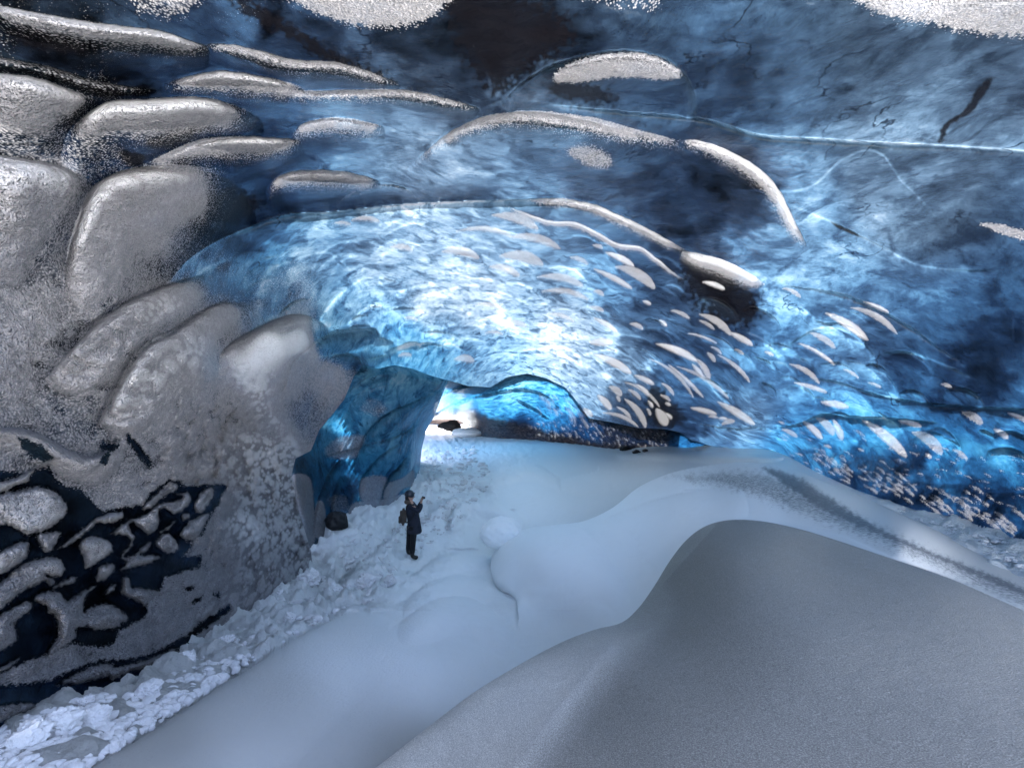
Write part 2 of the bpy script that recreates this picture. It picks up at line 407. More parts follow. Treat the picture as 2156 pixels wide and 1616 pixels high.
# ------------------------------------------------------------------ the cave shell (ceiling, left wall, right wall)
S1_POLY = [(-800, -900), (2960, -900), (2960, 1500), (2156, 1140), (2000, 1095), (1900, 1064), (1800, 1030), (1700, 984), (1640, 954), (1560, 946), (1500, 939), (1455, 926), (1432, 910), (1400, 903), (1345, 901), (1290, 889), (1240, 880), (1215, 845), (1190, 815), (1150, 796), (1110, 786), (1070, 793), (1032, 815), (985, 812), (943, 800),
           (905, 790), (870, 776), (830, 768), (795, 776), (765, 768), (745, 792), (725, 840), (700, 872), (672, 905), (655, 948), (622, 965), (614, 1000), (625, 1060), (640, 1110), (655, 1160), (660, 1205),
           (610, 1240), (560, 1275), (520, 1312), (455, 1348), (421, 1368), (371, 1392), (332, 1426), (285, 1455), (223, 1468), (161, 1482), (74, 1500), (0, 1540), (-800, 1900)]
s = Sheet(-800, 2960, -900, 1900)
h = dz_
s.depth([(0, 1530, 3.3), (-500, 1500, 2.3), (-500, 900, 2.2), (-500, 300, 2.3), (-600, -600, 1.9), (0, 900, 3.5), (0, 600, 3.5), (0, 300, 3.4), (0, 0, 3.0), (300, 1000, 5.0), (200, 1450, 4.4), (300, 700, 5.2), (300, 350, 4.6), (350, 100, 3.6),
         (600, 1230, 9.6), (610, 980, 10.5), (500, 500, 7.6), (450, 850, 6.8), (450, 1200, 6.7), (600, 800, 10.0), (700, 700, 12.5), (740, 790, 12.6), (560, 650, 9.2), (850, 400, 7.6),
         (1078, 0, 3.1), (700, 0, 3.1), (1078, -600, 2.1), (2156, 0, 3.2), (1600, 0, 3.2), (1078, 230, 4.4), (1078, 420, 7.0), (1078, 600, 11.5), (900, 700, 14.5), (900, 785, 15.5), (1078, 780, 20.0), (1250, 870, 21),
         (1400, 890, 18), (1590, 893, 12.5), (1350, 700, 12.5), (1500, 550, 8.4), (1500, 300, 5.2), (1750, 450, 6.4), (1750, 700, 8.8), (1900, 250, 4.6), (2156, 310, 4.8), (2156, 600, 5.8), (1850, 870, 9.6), (2156, 880, 7.0),
         (2156, 1130, 7.6), (1900, 1060, 9.5), (1620, 945, 14.8), (1500, 934, 18.5), (1450, 918, 19.5), (1560, 942, 16.5), (2800, 0, 2.6), (2800, 600, 3.6), (2800, 1400, 4.4), (2700, -700, 1.9), (1700, 985, 12.6)])
X, Y = s.X, s.Y
wx, wy = s.X + 130 * fbm(s.X / 170, s.Y / 120, s.X * 0 + 2, 5, .6), s.Y + 90 * fbm(s.X / 150, s.Y / 110, s.X * 0 + 8, 5, .6)
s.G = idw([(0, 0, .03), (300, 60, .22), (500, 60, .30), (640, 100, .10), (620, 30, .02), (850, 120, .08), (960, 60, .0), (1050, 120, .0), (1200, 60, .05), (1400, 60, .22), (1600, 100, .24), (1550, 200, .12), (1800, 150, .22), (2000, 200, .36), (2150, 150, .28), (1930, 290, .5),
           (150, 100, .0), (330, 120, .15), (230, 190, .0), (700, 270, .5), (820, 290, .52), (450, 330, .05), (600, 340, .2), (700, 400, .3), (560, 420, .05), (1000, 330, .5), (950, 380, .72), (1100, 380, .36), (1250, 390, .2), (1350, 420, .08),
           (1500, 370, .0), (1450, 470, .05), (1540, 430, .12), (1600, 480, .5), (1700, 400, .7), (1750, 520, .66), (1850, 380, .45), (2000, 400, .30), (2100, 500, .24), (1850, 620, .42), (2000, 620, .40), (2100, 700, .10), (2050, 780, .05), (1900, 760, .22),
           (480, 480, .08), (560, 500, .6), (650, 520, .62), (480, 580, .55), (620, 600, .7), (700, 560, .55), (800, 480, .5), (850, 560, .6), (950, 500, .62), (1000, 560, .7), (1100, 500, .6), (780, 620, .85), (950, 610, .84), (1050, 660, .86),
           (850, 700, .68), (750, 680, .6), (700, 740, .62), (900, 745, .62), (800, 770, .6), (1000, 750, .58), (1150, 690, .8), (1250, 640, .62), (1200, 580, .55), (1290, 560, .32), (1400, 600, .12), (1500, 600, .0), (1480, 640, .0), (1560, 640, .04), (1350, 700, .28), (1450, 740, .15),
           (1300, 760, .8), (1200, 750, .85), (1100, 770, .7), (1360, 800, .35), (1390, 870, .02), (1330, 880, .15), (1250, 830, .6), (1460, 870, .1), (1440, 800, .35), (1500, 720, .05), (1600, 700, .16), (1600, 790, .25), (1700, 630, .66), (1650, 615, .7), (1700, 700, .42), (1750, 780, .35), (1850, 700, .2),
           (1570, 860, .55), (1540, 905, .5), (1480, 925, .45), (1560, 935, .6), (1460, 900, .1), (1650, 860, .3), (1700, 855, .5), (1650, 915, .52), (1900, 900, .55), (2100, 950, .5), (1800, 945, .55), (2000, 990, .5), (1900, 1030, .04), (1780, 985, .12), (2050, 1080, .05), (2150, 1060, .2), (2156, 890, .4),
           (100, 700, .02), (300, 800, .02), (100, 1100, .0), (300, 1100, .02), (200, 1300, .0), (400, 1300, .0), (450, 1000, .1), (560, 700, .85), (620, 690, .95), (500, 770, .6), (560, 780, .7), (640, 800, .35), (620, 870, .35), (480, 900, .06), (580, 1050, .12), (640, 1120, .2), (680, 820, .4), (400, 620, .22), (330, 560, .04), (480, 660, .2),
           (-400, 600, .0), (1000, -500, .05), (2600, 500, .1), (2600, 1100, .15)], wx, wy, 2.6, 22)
s.G += 0.10 * fbm(X / 60, Y / 30, X * 0, 3)
wx, wy = s.warp(60, 120)
s.R = idw([(0, 700, .95), (100, 500, .88), (60, 250, .8), (300, 480, 1.), (380, 420, .95), (200, 600, .95), (200, 700, .97), (350, 650, 1.), (300, 800, 1.02), (420, 750, 1.), (450, 560, .45), (480, 480, .0), (560, 520, .0), (500, 600, .4), (470, 680, .95), (520, 640, .8), (560, 640, .5),
           (560, 740, 1.2), (620, 720, 1.2), (590, 690, .85), (500, 850, 1.12), (450, 950, 1.15), (550, 950, 1.3), (300, 930, .95), (640, 800, .85), (690, 800, .9), (650, 880, .75), (600, 930, 1.25), (580, 1100, 1.3), (620, 1000, 1.3), (640, 1170, 1.3), (450, 1200, 1.1), (500, 1280, 1.15), (400, 1150, .95), (250, 1400, .92),  # whiter frost beside the recess paints in the light from the arch
           (100, 900, .9), (60, 1350, .9), (700, 600, .05), (700, 700, .1), (760, 740, .0), (130, 400, .95), (60, 400, .9), (300, 300, .0), (420, 270, .0), (550, 330, .0), (300, 130, .0), (200, 60, .2), (600, 430, .0), (900, 400, .0), (700, 200, .0), (1000, 600, .0), (1000, 200, .0), (1500, 100, .0), (1500, 600, .0),
           (2000, 300, .0), (2000, 900, .0), (1400, 880, .0), (2156, 1100, .0), (1750, 350, .0), (230, 350, .62), (190, 190, .4), (100, 110, .0), (-400, 500, .9), (-400, -400, .6), (1000, -600, .1), (0, 60, .4)], wx, wy, 4.0, 14)
# big rolling forms of the wall
s.rel += 0.035 * fbm(X / 330, Y / 200, X * 0 + 5, 3)
RIBS = [  # crest polyline, width, relief, frost width, frost strength
    ([(-60, 0), (0, 12), (120, 35), (240, 53), (330, 64), (400, 86), (450, 105)], 120, .13, 60, 1.),
    ([(425, 95), (460, 92), (520, 100), (620, 126), (700, 130), (780, 152), (845, 180)], 90, .08, 36, .95),
    ([(-80, 110), (0, 122), (100, 140), (180, 165), (260, 182), (330, 190)], 60, .06, 30, .75),
    ([(-60, 150), (60, 160), (140, 185), (215, 212)], 190, .12, 130, 1.),
    ([(345, 178), (400, 160), (470, 150), (560, 162), (650, 186)], 110, .10, 60, 1.),
    ([(552, 212), (566, 197), (600, 192), (700, 190), (840, 189), (920, 203), (1010, 228)], 90, .08, 34, 1.),
    ([(128, 330), (140, 290), (175, 245), (230, 214), (300, 209), (400, 204), (470, 214), (550, 244)], 200, .17, 120, 1.05),
    ([(290, 352), (360, 318), (430, 292), (520, 287), (600, 292), (640, 290)], 120, .10, 60, 1.05),
    ([(612, 288), (635, 262), (690, 248), (740, 250), (810, 266)], 90, .08, 50, 1.),
    ([(130, 620), (150, 500), (185, 410), (235, 368), (330, 347), (420, 350), (480, 364), (522, 402), (525, 430)], 290, .17, 170, 1.05),
    ([(562, 400), (585, 372), (640, 359), (720, 361), (800, 380)], 90, .08, 50, 1.05),
    ([(-80, 325), (0, 328), (60, 336), (130, 350), (195, 388)], 300, .13, 230, 1.05),
    ([(700, 430), (760, 396), (820, 388), (860, 400), (890, 430)], 40, .03, 14, .5),
    ([(850, 368), (885, 330), (940, 283), (1000, 252), (1060, 238), (1130, 236), (1250, 256), (1340, 282), (1430, 300)], 200, .14, 44, 1.),
    ([(1040, 245), (1100, 233), (1180, 238), (1260, 250), (1340, 272), (1440, 300), (1450, 330)], 60, .02, 46, .85),
    ([(1425, 292), (1480, 298), (1540, 320), (1600, 356), (1640, 400), (1670, 460), (1700, 520)], 150, .12, 38, 1.3),
    ([(1000, 235), (1050, 215), (1120, 212), (1200, 224), (1350, 238), (1480, 250), (1600, 284), (1700, 291), (1850, 300), (2000, 307), (2156, 318), (2300, 330)], 150, .05, 0, 0),
    ([(360, 590), (400, 545), (450, 512), (520, 480), (600, 452), (700, 445), (840, 430), (950, 424), (1110, 419), (1180, 418), (1250, 430), (1320, 460), (1380, 490), (1450, 530), (1520, 548), (1610, 600)], 200, .09, 0, 0),
    ([(1105, 420), (1180, 418), (1250, 430), (1320, 460), (1380, 490), (1450, 531)], 60, .01, 27, 1.3),
    ([(1430, 528), (1462, 532), (1520, 546), (1570, 570), (1612, 598)], 60, .02, 42, 1.4),
    ([(1060, 430), (1110, 450), (1160, 465), (1210, 468), (1260, 490), (1300, 512), (1350, 520), (1390, 550), (1420, 575), (1447, 590)], 45, .03, 16, 1.3),
    ([(1050, 222), (1110, 165), (1180, 130), (1300, 106), (1390, 120), (1440, 155), (1464, 205), (1466, 250)], 120, .09, 0, 0),
    ([(372, 660), (395, 600), (440, 560), (500, 546), (535, 566)], 90, .025, 0, 0),
    ([(540, 640), (560, 575), (620, 545), (690, 530), (730, 560), (765, 600)], 110, .022, 0, 0),
    ([(660, 690), (700, 635), (740, 600), (780, 583), (830, 618), (850, 640)], 80, .02, 0, 0),
    ([(740, 700), (770, 650), (850, 640), (930, 612), (1000, 600), (1090, 628), (1180, 680)], 90, .012, 0, 0),
    ([(430, 775), (455, 742), (490, 716), (560, 680), (615, 662), (655, 668), (692, 692)], 230, .20, 0, 0),
    ([(545, 850), (580, 836), (600, 815), (614, 770), (645, 738), (700, 700), (790, 690)], 70, .09, 0, 0),
    ([(620, 800), (655, 757), (700, 746), (750, 748), (775, 775)], 40, .05, 0, 0),
    ([(90, 800), (190, 695), (260, 640), (350, 600), (450, 575)], 230, .16, 0, 0),
    ([(200, 900), (290, 740), (370, 690), (430, 650), (480, 635), (535, 645)], 230, .18, 0, 0),
    ([(-60, 900), (60, 905), (150, 950), (200, 960), (262, 918), (300, 900)], 70, .08, 0, 0),
    ([(1640, 600), (1700, 606), (1780, 620), (1850, 650), (1920, 690), (1980, 735), (2020, 760)], 80, .05, 0, 0),
    ([(1540, 400), (1600, 400), (1700, 395), (1780, 330), (1850, 320), (1900, 380), (1960, 440)], 90, .04, 0, 0),
    ([(1560, 380), (1640, 420), (1760, 470), (1860, 520), (1950, 560), (2100, 570)], 70, .03, 0, 0),
    ([(1640, 740), (1720, 690), (1790, 700), (1830, 740), (1840, 790)], 60, .03, 0, 0),
    ([(1850, 745), (1900, 740), (1960, 755), (2060, 800)], 50, .03, 0, 0),
    ([(1660, 800), (1750, 800), (1850, 830), (1980, 850), (2156, 860)], 55, .04, 0, 0),
    ([(1600, 905), (1680, 892), (1730, 872), (1800, 876), (1880, 880), (1990, 890)], 60, .05, 0, 0),
    ([(1980, 872), (2060, 858), (2156, 862), (2300, 880)], 70, .04, 0, 0),
    ([(1460, 760), (1530, 850), (1591, 893)], 30, .03, 0, 0),
    ([(1440, 884), (1500, 896), (1560, 902), (1596, 899), (1640, 912)], 30, .05, 0, 0),
    ([(1130, 600), (1180, 570), (1240, 570), (1290, 610), (1340, 640)], 50, .012, 0, 0),
    ([(880, 540), (940, 520), (1000, 530), (1060, 560), (1100, 590)], 50, .012, 0, 0),
    ([(800, 500), (860, 470), (910, 480), (930, 500)], 45, .012, 0, 0),
    ([(930, 480), (1000, 478), (1080, 490), (1180, 520)], 40, .02, 0, 0),
    ([(740, 760), (800, 750), (870, 725), (980, 711), (1060, 730)], 50, .015, 0, 0),
    ([(1180, 760), (1230, 745), (1290, 735), (1340, 760), (1385, 820)], 45, .013, 0, 0),
    ([(1050, 760), (1110, 735), (1170, 740), (1230, 770), (1300, 800), (1330, 830)], 50, .013, 0, 0),
]
for P, wd, am, fw, fr in RIBS:
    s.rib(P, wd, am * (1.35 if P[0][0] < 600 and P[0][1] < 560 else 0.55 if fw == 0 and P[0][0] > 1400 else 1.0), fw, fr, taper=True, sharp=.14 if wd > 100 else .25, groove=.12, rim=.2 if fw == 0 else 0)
VL = crom([(330, 640), (360, 590), (400, 545), (450, 512), (520, 480), (600, 452), (700, 445), (840, 430), (950, 424), (1110, 419)])
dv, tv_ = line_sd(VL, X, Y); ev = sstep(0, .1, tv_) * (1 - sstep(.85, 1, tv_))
s.G = np.where(dv < 0, s.G * (1 - .6 * ev * np.exp(-(dv / 45) ** 2)), s.G + ev * (.16 * np.exp(-(dv / 40) ** 2) + .15 * np.exp(-(dv / 4) ** 2)))  # includes a bright rim line painted along the vault crest
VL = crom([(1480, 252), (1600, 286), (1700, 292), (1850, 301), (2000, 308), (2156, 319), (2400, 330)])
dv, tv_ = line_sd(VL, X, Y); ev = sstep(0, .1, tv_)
s.G += ev * np.where(dv < 0, .10 * np.exp(-(dv / 50) ** 2), -.10 * np.exp(-(dv / 40) ** 2)) + ev * .25 * np.exp(-(dv / 4) ** 2)  # includes a painted bright rim along the near ceiling edge
# scalloped ridges of the vault: crests lean with the flow of the ice towards the arch
VAULT = [(400, 600), (520, 480), (700, 450), (1100, 430), (1350, 500), (1600, 610), (1800, 640), (1980, 760), (2150, 880), (2150, 1010), (1850, 960), (1600, 860), (1400, 850), (1250, 860), (1180, 790), (1000, 775), (760, 740), (700, 680), (560, 640)]
vr = random.Random(11); nv = 0
while nv < 150:
    x = vr.uniform(400, 2150); y = vr.uniform(430, 1000)
    if poly_sd(VAULT, np.array([x]), np.array([y]))[0] > -8: continue
    nv += 1
    an = math.radians(np.interp(x, [400, 700, 950, 1200, 1600, 2150], [-42, -22, 2, 24, 30, 20]) + vr.gauss(0, 6))
    L = vr.uniform(40, 130) * (1.25 if x < 1000 else 1.0); bow = L * vr.uniform(.12, .26)
    ux, uy = math.cos(an), math.sin(an)
    pts = [(x + ux * (t - .5) * L + uy * bow * 4 * t * (1 - t), y + uy * (t - .5) * L - ux * bow * 4 * t * (1 - t)) for t in (0, .25, .5, .75, 1)]
    wv = L * vr.uniform(.28, .5)
    s.rib(pts, wv, vr.uniform(.008, .020), 0, 0, sharp=.22, top=2.0, g=vr.uniform(-.20, .24), rim=vr.uniform(0, .22))
# frost patches hanging from the ceiling
s.patch([(600, -20), (935, -20), (925, 30), (880, 52), (800, 62), (720, 50), (650, 25)], .9, 16, fuzz=14)
s.patch([(1740, -20), (1800, 5), (1860, 35), (1960, 55), (2060, 75), (2200, 70), (2200, -60), (1740, -60)], .95, 18, fuzz=16)
s.patch([(275, -20), (430, -20), (385, 38), (320, 40), (285, 25)], .75, 14, fuzz=10)
s.patch([(1160, 168), (1200, 132), (1280, 112), (1360, 112), (1420, 138), (1434, 165), (1380, 168), (1300, 165), (1210, 176)], 1.0, 7, amp=.01, fuzz=5)
s.patch([(1188, 318), (1215, 302), (1250, 305), (1285, 325), (1292, 350), (1250, 358), (1215, 340)], .78, 12, fuzz=6)
s.patch([(2060, 470), (2110, 472), (2170, 490), (2170, 508), (2110, 495)], .9, 5, fuzz=4)
s.patch([(1480, -20), (1400, -20), (1380, 25), (1230, 5), (1200, -20)], .6, 8, fuzz=6)
# black ice and hoar patches low on the left wall
def c5(P): return [(x / 4.49, 880 + y / 4.49) for x, y in P]
def c6(P): return [(x / 4.04, 1140 + y / 4.04) for x, y in P]
BLK = [c5([(180, 190), (280, 210), (400, 260), (510, 380), (430, 405), (300, 370), (230, 290)]), c5([(-60, 500), (0, 500), (190, 535), (60, 580), (-60, 600)]),
       c5([(1210, 150), (1290, 230), (1450, 440), (1400, 450), (1300, 340), (1230, 240), (1200, 200)]), c5([(1020, 240), (1130, 250), (1050, 330), (1000, 440), (940, 420), (1020, 310), (950, 250)]),
       c5([(-90, 740), (100, 650), (250, 600), (330, 500), (460, 470), (520, 600), (620, 660), (750, 680), (880, 800), (970, 890), (1100, 860), (1350, 830), (1450, 700), (1600, 590), (1700, 600), (1720, 650), (2000, 630), (2150, 640), (2060, 800), (1980, 930), (1950, 1000), (1900, 1100), (1750, 1150), (1800, 1200), (1720, 1310), (1900, 1310)])
       + c6([(1700, 210), (1400, 300), (1360, 400), (1250, 420), (1240, 550), (1250, 600), (1180, 670), (1000, 750), (980, 830), (920, 880), (800, 885), (620, 850), (420, 940), (250, 990), (0, 1110), (-80, 1130)]),
       c6([(-80, 1240), (250, 1210), (450, 1180), (700, 1060), (850, 1010), (1080, 1010), (1280, 960), (1500, 850), (1620, 780), (1700, 690), (1939, 540), (1960, 570), (1720, 750), (1600, 850), (1480, 960), (1300, 1090), (1150, 1220), (900, 1290), (650, 1340), (400, 1400), (200, 1440), (-80, 1400)]),
       c6([(-80, 1560), (150, 1440), (330, 1380), (220, 1450), (-80, 1620)]), c6([(1570, 400), (1640, 385), (1620, 412), (1580, 415)]), c6([(1630, 510), (1740, 440), (1700, 500), (1660, 515)]), c6([(1820, 450), (1890, 440), (1850, 470)])]
for P in BLK:
    s.patch(P, -1, 7, smooth=False, fuzz=7)
WHT = [c5([(-60, 740), (280, 650), (400, 640), (560, 720), (640, 830), (620, 920), (480, 1040), (260, 1110), (150, 1050), (60, 1010), (-60, 1000)]), c5([(340, 1110), (420, 1070), (570, 1070), (560, 1130), (500, 1240), (430, 1270), (370, 1200)]),
       c5([(-60, 1320), (120, 1190), (270, 1160), (275, 1260), (220, 1360), (60, 1460), (-60, 1510)]), c5([(560, 1220), (760, 1060), (930, 930), (1100, 880), (1170, 900), (1150, 960), (1000, 1000), (930, 990), (760, 1130), (640, 1210)]),
       c5([(1050, 1080), (1200, 970), (1350, 920), (1480, 850), (1510, 950), (1480, 1060), (1420, 1100), (1330, 1060), (1270, 990), (1220, 1000), (1240, 1060), (1280, 1120), (1250, 1210), (1180, 1290), (1150, 1290), (1230, 1180), (1200, 1120), (1080, 1100)]),
       c5([(740, 1190), (830, 1120), (960, 1120), (1070, 1200), (1050, 1280), (960, 1340), (880, 1400), (800, 1430), (790, 1330)]), c5([(1480, 1150), (1580, 1080), (1660, 1150), (1690, 1240), (1620, 1280), (1500, 1240)]), c5([(1500, 1080), (1640, 970), (1670, 975), (1600, 1060)]),
       c5([(1340, 840), (1500, 690), (1600, 600), (1690, 640), (1650, 700), (1550, 750), (1420, 860)]), c5([(1400, 900), (1520, 800), (1650, 780), (1720, 740), (1650, 720), (1780, 700), (1810, 760), (1760, 850), (1650, 910), (1560, 860), (1480, 880)]),
       c5([(1830, 850), (1880, 720), (1960, 650), (2030, 690), (1970, 820), (1890, 900)]), c5([(1700, 1110), (1760, 1000), (1850, 930), (1980, 900), (1950, 990), (1880, 1110), (1800, 1150)]),
       c5([(1100, 1310), (1240, 1300), (1350, 1210), (1440, 1160), (1400, 1250), (1330, 1290), (1500, 1300), (1480, 1350), (1300, 1400), (1140, 1437), (1190, 1360)]), c5([(1710, 920), (1790, 890), (1800, 940), (1740, 970)]),
       c5([(-60, 600), (0, 590), (180, 540), (450, 400), (560, 370), (330, 500), (270, 600), (120, 660), (-60, 740)]),
       c6([(-60, 380), (0, 330), (200, 180), (400, 120), (500, 140), (560, 220), (540, 280), (490, 310), (390, 290), (390, 330), (200, 420), (100, 500), (-60, 610)]), c6([(440, 390), (560, 310), (650, 290), (640, 340), (560, 380)]), c6([(380, 290), (470, 330), (440, 380), (400, 350)]),
       c6([(810, 330), (840, 220), (930, 180), (980, 200), (960, 270), (880, 330)]),
       c6([(270, 490), (370, 420), (500, 420), (540, 480), (600, 480), (720, 400), (830, 370), (740, 460), (710, 590), (760, 560), (880, 520), (1010, 560), (1090, 640), (1040, 700), (960, 740), (800, 750), (740, 720), (660, 740), (650, 800), (600, 860), (430, 960), (420, 910), (490, 780), (470, 640), (400, 600), (390, 540)]),
       c6([(-60, 680), (150, 530), (280, 510), (250, 590), (130, 690), (150, 770), (130, 850), (60, 900), (-60, 940)]), c6([(890, 460), (930, 380), (990, 350), (970, 410)]), c6([(1040, 310), (1100, 300), (1120, 380), (1200, 390), (1330, 420), (1250, 520), (1250, 550), (1150, 500), (1040, 450)]),
       c6([(-60, 1100), (170, 980), (100, 1060), (-60, 1130)]), c6([(470, 1220), (640, 1120), (850, 1030), (960, 1040), (1000, 1060), (1240, 1000), (1480, 900), (1500, 930), (1280, 1060), (1100, 1110), (960, 1180), (900, 1150), (700, 1200), (560, 1210)]),
       c6([(-60, 1420), (150, 1370), (380, 1390), (200, 1450), (-60, 1560)])]
for P in WHT:
    s.patch(P, 1.0, 6, amp=.05, fuzz=5)
for P, so_, fz_ in [([(490, -20), (560, 20), (640, 70), (720, 115), (830, 165), (800, 168), (700, 135), (620, 90), (560, 50), (500, 20)], 12, 30), ([(930, -20), (1060, -20), (1180, 30), (1200, 90), (1120, 150), (1050, 190), (1000, 150), (960, 80)], 22, 60),
                    ([(1150, 175), (1260, 180), (1300, 215), (1200, 215)], 14, 26), ([(1975, 297), (1988, 262), (2028, 235), (2056, 190), (2082, 163), (2090, 170), (2066, 207), (2045, 238), (2002, 262), (1986, 297)], 3, 6), ([(1750, 468), (1790, 484), (1812, 500), (1770, 484)], 2, 3),
                    ([(20, 62), (70, 58), (150, 80), (180, 108), (130, 112), (50, 95)], 8, 12), ([(120, 160), (180, 172), (260, 192), (240, 208), (170, 190)], 6, 8), ([(1450, 540), (1560, 600), (1600, 650), (1560, 690), (1490, 660), (1440, 600)], 16, 40), ([(1380, 810), (1420, 850), (1440, 890), (1380, 895), (1360, 850)], 10, 20),
                    ([(385, 432), (470, 405), (540, 415), (520, 450), (450, 482), (400, 480)], 12, 30), ([(250, 318), (300, 325), (300, 350), (270, 352)], 4, 6), ([(310, 300), (400, 262), (470, 245), (420, 280), (350, 312)], 6, 12)]:
    s.patch(P, .93, so_, ch='B', fuzz=fz_)
s.A = idw([(0, 0, .2), (1000, 100, .25), (2000, 100, .25), (1900, 400, .25), (1700, 500, .5), (900, 350, .35), (500, 500, .7), (500, 600, .8), (650, 560, .5), (800, 560, .4), (900, 520, .4), (1000, 640, .3), (900, 640, .3), (760, 660, .6), (700, 740, 1.), (850, 720, .9), (900, 780, 1.), (800, 770, 1.), (1050, 760, .6), (1200, 700, .3), (1300, 780, .4), (1450, 800, .7), (1300, 600, .6), (1600, 760, .7),
            (1800, 720, .6), (2050, 780, .7), (1650, 930, 1.), (1800, 940, 1.), (2000, 960, 1.), (2150, 1000, 1.), (1900, 1040, .9), (600, 700, .8), (480, 760, .7), (640, 880, .8), (560, 560, .8), (1500, 620, .5), (1590, 880, .5), (300, 800, .3)], X, Y, 3, 30)
s.A = np.clip(s.A * 1.4 - .5, 0, 1)
# relief shading put into the frost mask: proud forms lighter, hollows darker
def blur(a, n):
    for ax in (0, 1):
        for _ in range(2):
            p = np.pad(a, [(n, n) if k == ax else (0, 0) for k in (0, 1)], mode='edge'); c = np.cumsum(p, axis=ax)
            a = (np.take(c, range(2 * n, p.shape[ax]), ax) - np.concatenate([np.zeros_like(np.take(c, [0], ax)), np.take(c, range(0, p.shape[ax] - 2 * n - 1), ax)], ax)) / (2 * n + 1)
    return a
cv = s.rel - blur(s.rel, 22)
lw = (1 - sstep(560, 700, X)) * (1 - sstep(1150, 1300, Y + 0 * X))
s.R *= 1 + lw * (np.clip(cv * 14, -.16, .16) + .02)
LENS = [(1274,530,1336,560,15),(1295,560,1380,607,24),(1250,565,1332,607,13),(1248,515,1270,522,9),(1478,592,1527,608,12),(1250,610,1272,622,10),(1353,632,1372,640,8),(1410,652,1453,670,9),(1388,672,1405,686,8),
 (1472,660,1540,705,17),(1535,698,1586,726,14),(1470,673,1505,693,8),(1250,668,1302,700,12),(1325,680,1355,692,10),(1240,720,1290,720,18),(1240,645,1272,655,10),(1380,722,1470,760,17),(1462,752,1495,800,14),(1458,765,1480,792,11),
 (1488,740,1507,762,10),(1448,700,1510,722,4),(1495,728,1520,745,5),(1548,733,1567,746,6),(1510,745,1580,805,9),(1610,738,1630,748,6),(1367,754,1461,836,7),(1406,765,1482,836,8),(1424,770,1535,838,9),
 (1250,745,1330,785,18),(1314,803,1390,856,7),(1335,788,1378,808,12),(1282,812,1310,832,16),(1258,830,1288,862,16),(1315,838,1361,900,15),(1382,858,1405,895,24),(1362,858,1371,874,7),(1365,842,1376,857,7),(1298,855,1330,882,8),
 (1400,846,1413,852,7),(1390,830,1412,843,8),(1400,868,1416,881,9),(1268,868,1345,898,8),(1229,858,1248,876,12),(1322,818,1350,840,9),(1340,808,1368,832,10),(1392,805,1420,832,8),(1453,857,1510,871,12),(1490,876,1512,878,6),(1512,879,1532,881,7),
 (1518,893,1547,885,11),(1510,844,1590,893,17),(1298,832,1306,845,8),(1737,657,1828,715,20),(1790,646,1889,702,14),(1817,634,1872,657,10),(1704,699,1759,732,14),(1682,721,1759,768,8),(1662,765,1726,807,11),(1671,804,1742,825,10),
 (1775,776,1809,796,7),(1828,804,1856,815,5),(1648,606,1687,626,9),(1728,845,1787,856,16),(1980,807,2005,815,8),(1690,885,1732,923,15),(1718,878,1757,915,19),(1755,882,1775,925,16),(1645,902,1680,920,10),(1815,883,1910,962,24),
 (1920,908,1985,955,26),(1890,884,1940,896,13),(2025,866,2070,892,19),(2092,902,2124,922,14),(2005,945,2038,968,10),(1948,953,1962,964,9),(1732,936,1752,942,6),(2120,868,2170,890,10)]
for n_, L in enumerate(LENS): s.lens(*L, fr=(1.3, 1.12, 1.22, 1.05)[n_ % 4], bend=(.10, .2, .05, .15)[n_ % 4], amp=.004)
for L in [(1035,452,1135,482,24),(960,486,1080,497,12),(1070,498,1180,522,20),(930,528,1010,542,22),(1050,538,1145,556,28),(1030,560,1095,580,18),(1130,582,1230,602,18),(1140,612,1240,630,14),(1250,612,1270,620,8),(838,747,868,747,10),(955,755,1000,758,18),(925,809,942,802,9),
          (1060,680,1110,686,14),(820,520,870,525,14),(740,462,800,465,12),(1000,640,1060,650,10),(1150,660,1210,676,9),(850,668,880,672,7),(1020,700,1060,702,9),(1200,540,1240,556,10),(700,470,740,472,9)]:
    s.lens(*L, fr=0.95, bend=0.2, soft=3)
rr = random.Random(3)
for i in range(150):
    t = rr.random(); x = 1700 + 440 * t; y = 972 + 150 * t - 3 + rr.gauss(0, 1) * (9 + 12 * t) - 12
    L = rr.uniform(12, 32) * (0.7 + 0.6 * t); an = math.radians(rr.uniform(24, 44))
    s.lens(x, y, x + L * math.cos(an), y + L * math.sin(an), rr.uniform(3.5, 7.5) * (.7 + .6 * t), fr=rr.uniform(.8, .95), amp=.003)
for i in range(90):
    x = rr.uniform(1600, 2150); y = rr.uniform(880, 1000) + (x - 1600) * 0.12
    L = rr.uniform(8, 26); s.lens(x, y, x + L, y + L * rr.uniform(.2, .6), rr.uniform(2, 5), fr=rr.uniform(.7, .95), amp=.002)
# hoar lumps on the wall (real relief) : strongest around the recess
q0 = s.q * (1 + s.rel); a_, b_, c_ = rays(X, Y); PX, PY, PZ = a_ / q0, b_ / q0, c_ / q0
lump = idw([(280, 780, .9), (200, 730, .8), (330, 870, .9), (420, 900, 1.6), (500, 900, 2.2), (560, 1000, 2.2), (450, 960, 2.2), (600, 1100, 2.2), (560, 1180, 1.7), (480, 1080, .8), (400, 800, .7), (380, 700, .5), (500, 800, .35), (100, 600, .35), (100, 1000, .3), (300, 500, .25), (560, 740, .08), (600, 860, .5), (640, 900, .3),
            (200, 1100, .25), (400, 1250, .7), (250, 1400, .6), (100, 1450, .6), (500, 1270, 1.), (700, 600, .0), (1000, 300, .0), (450, 500, .05), (640, 760, .05)], X, Y, 4, 15) * np.clip(s.R, 0, 1)
sel = (lump > 0.04) & (X > -100) & (X < 760) & (Y > 300)
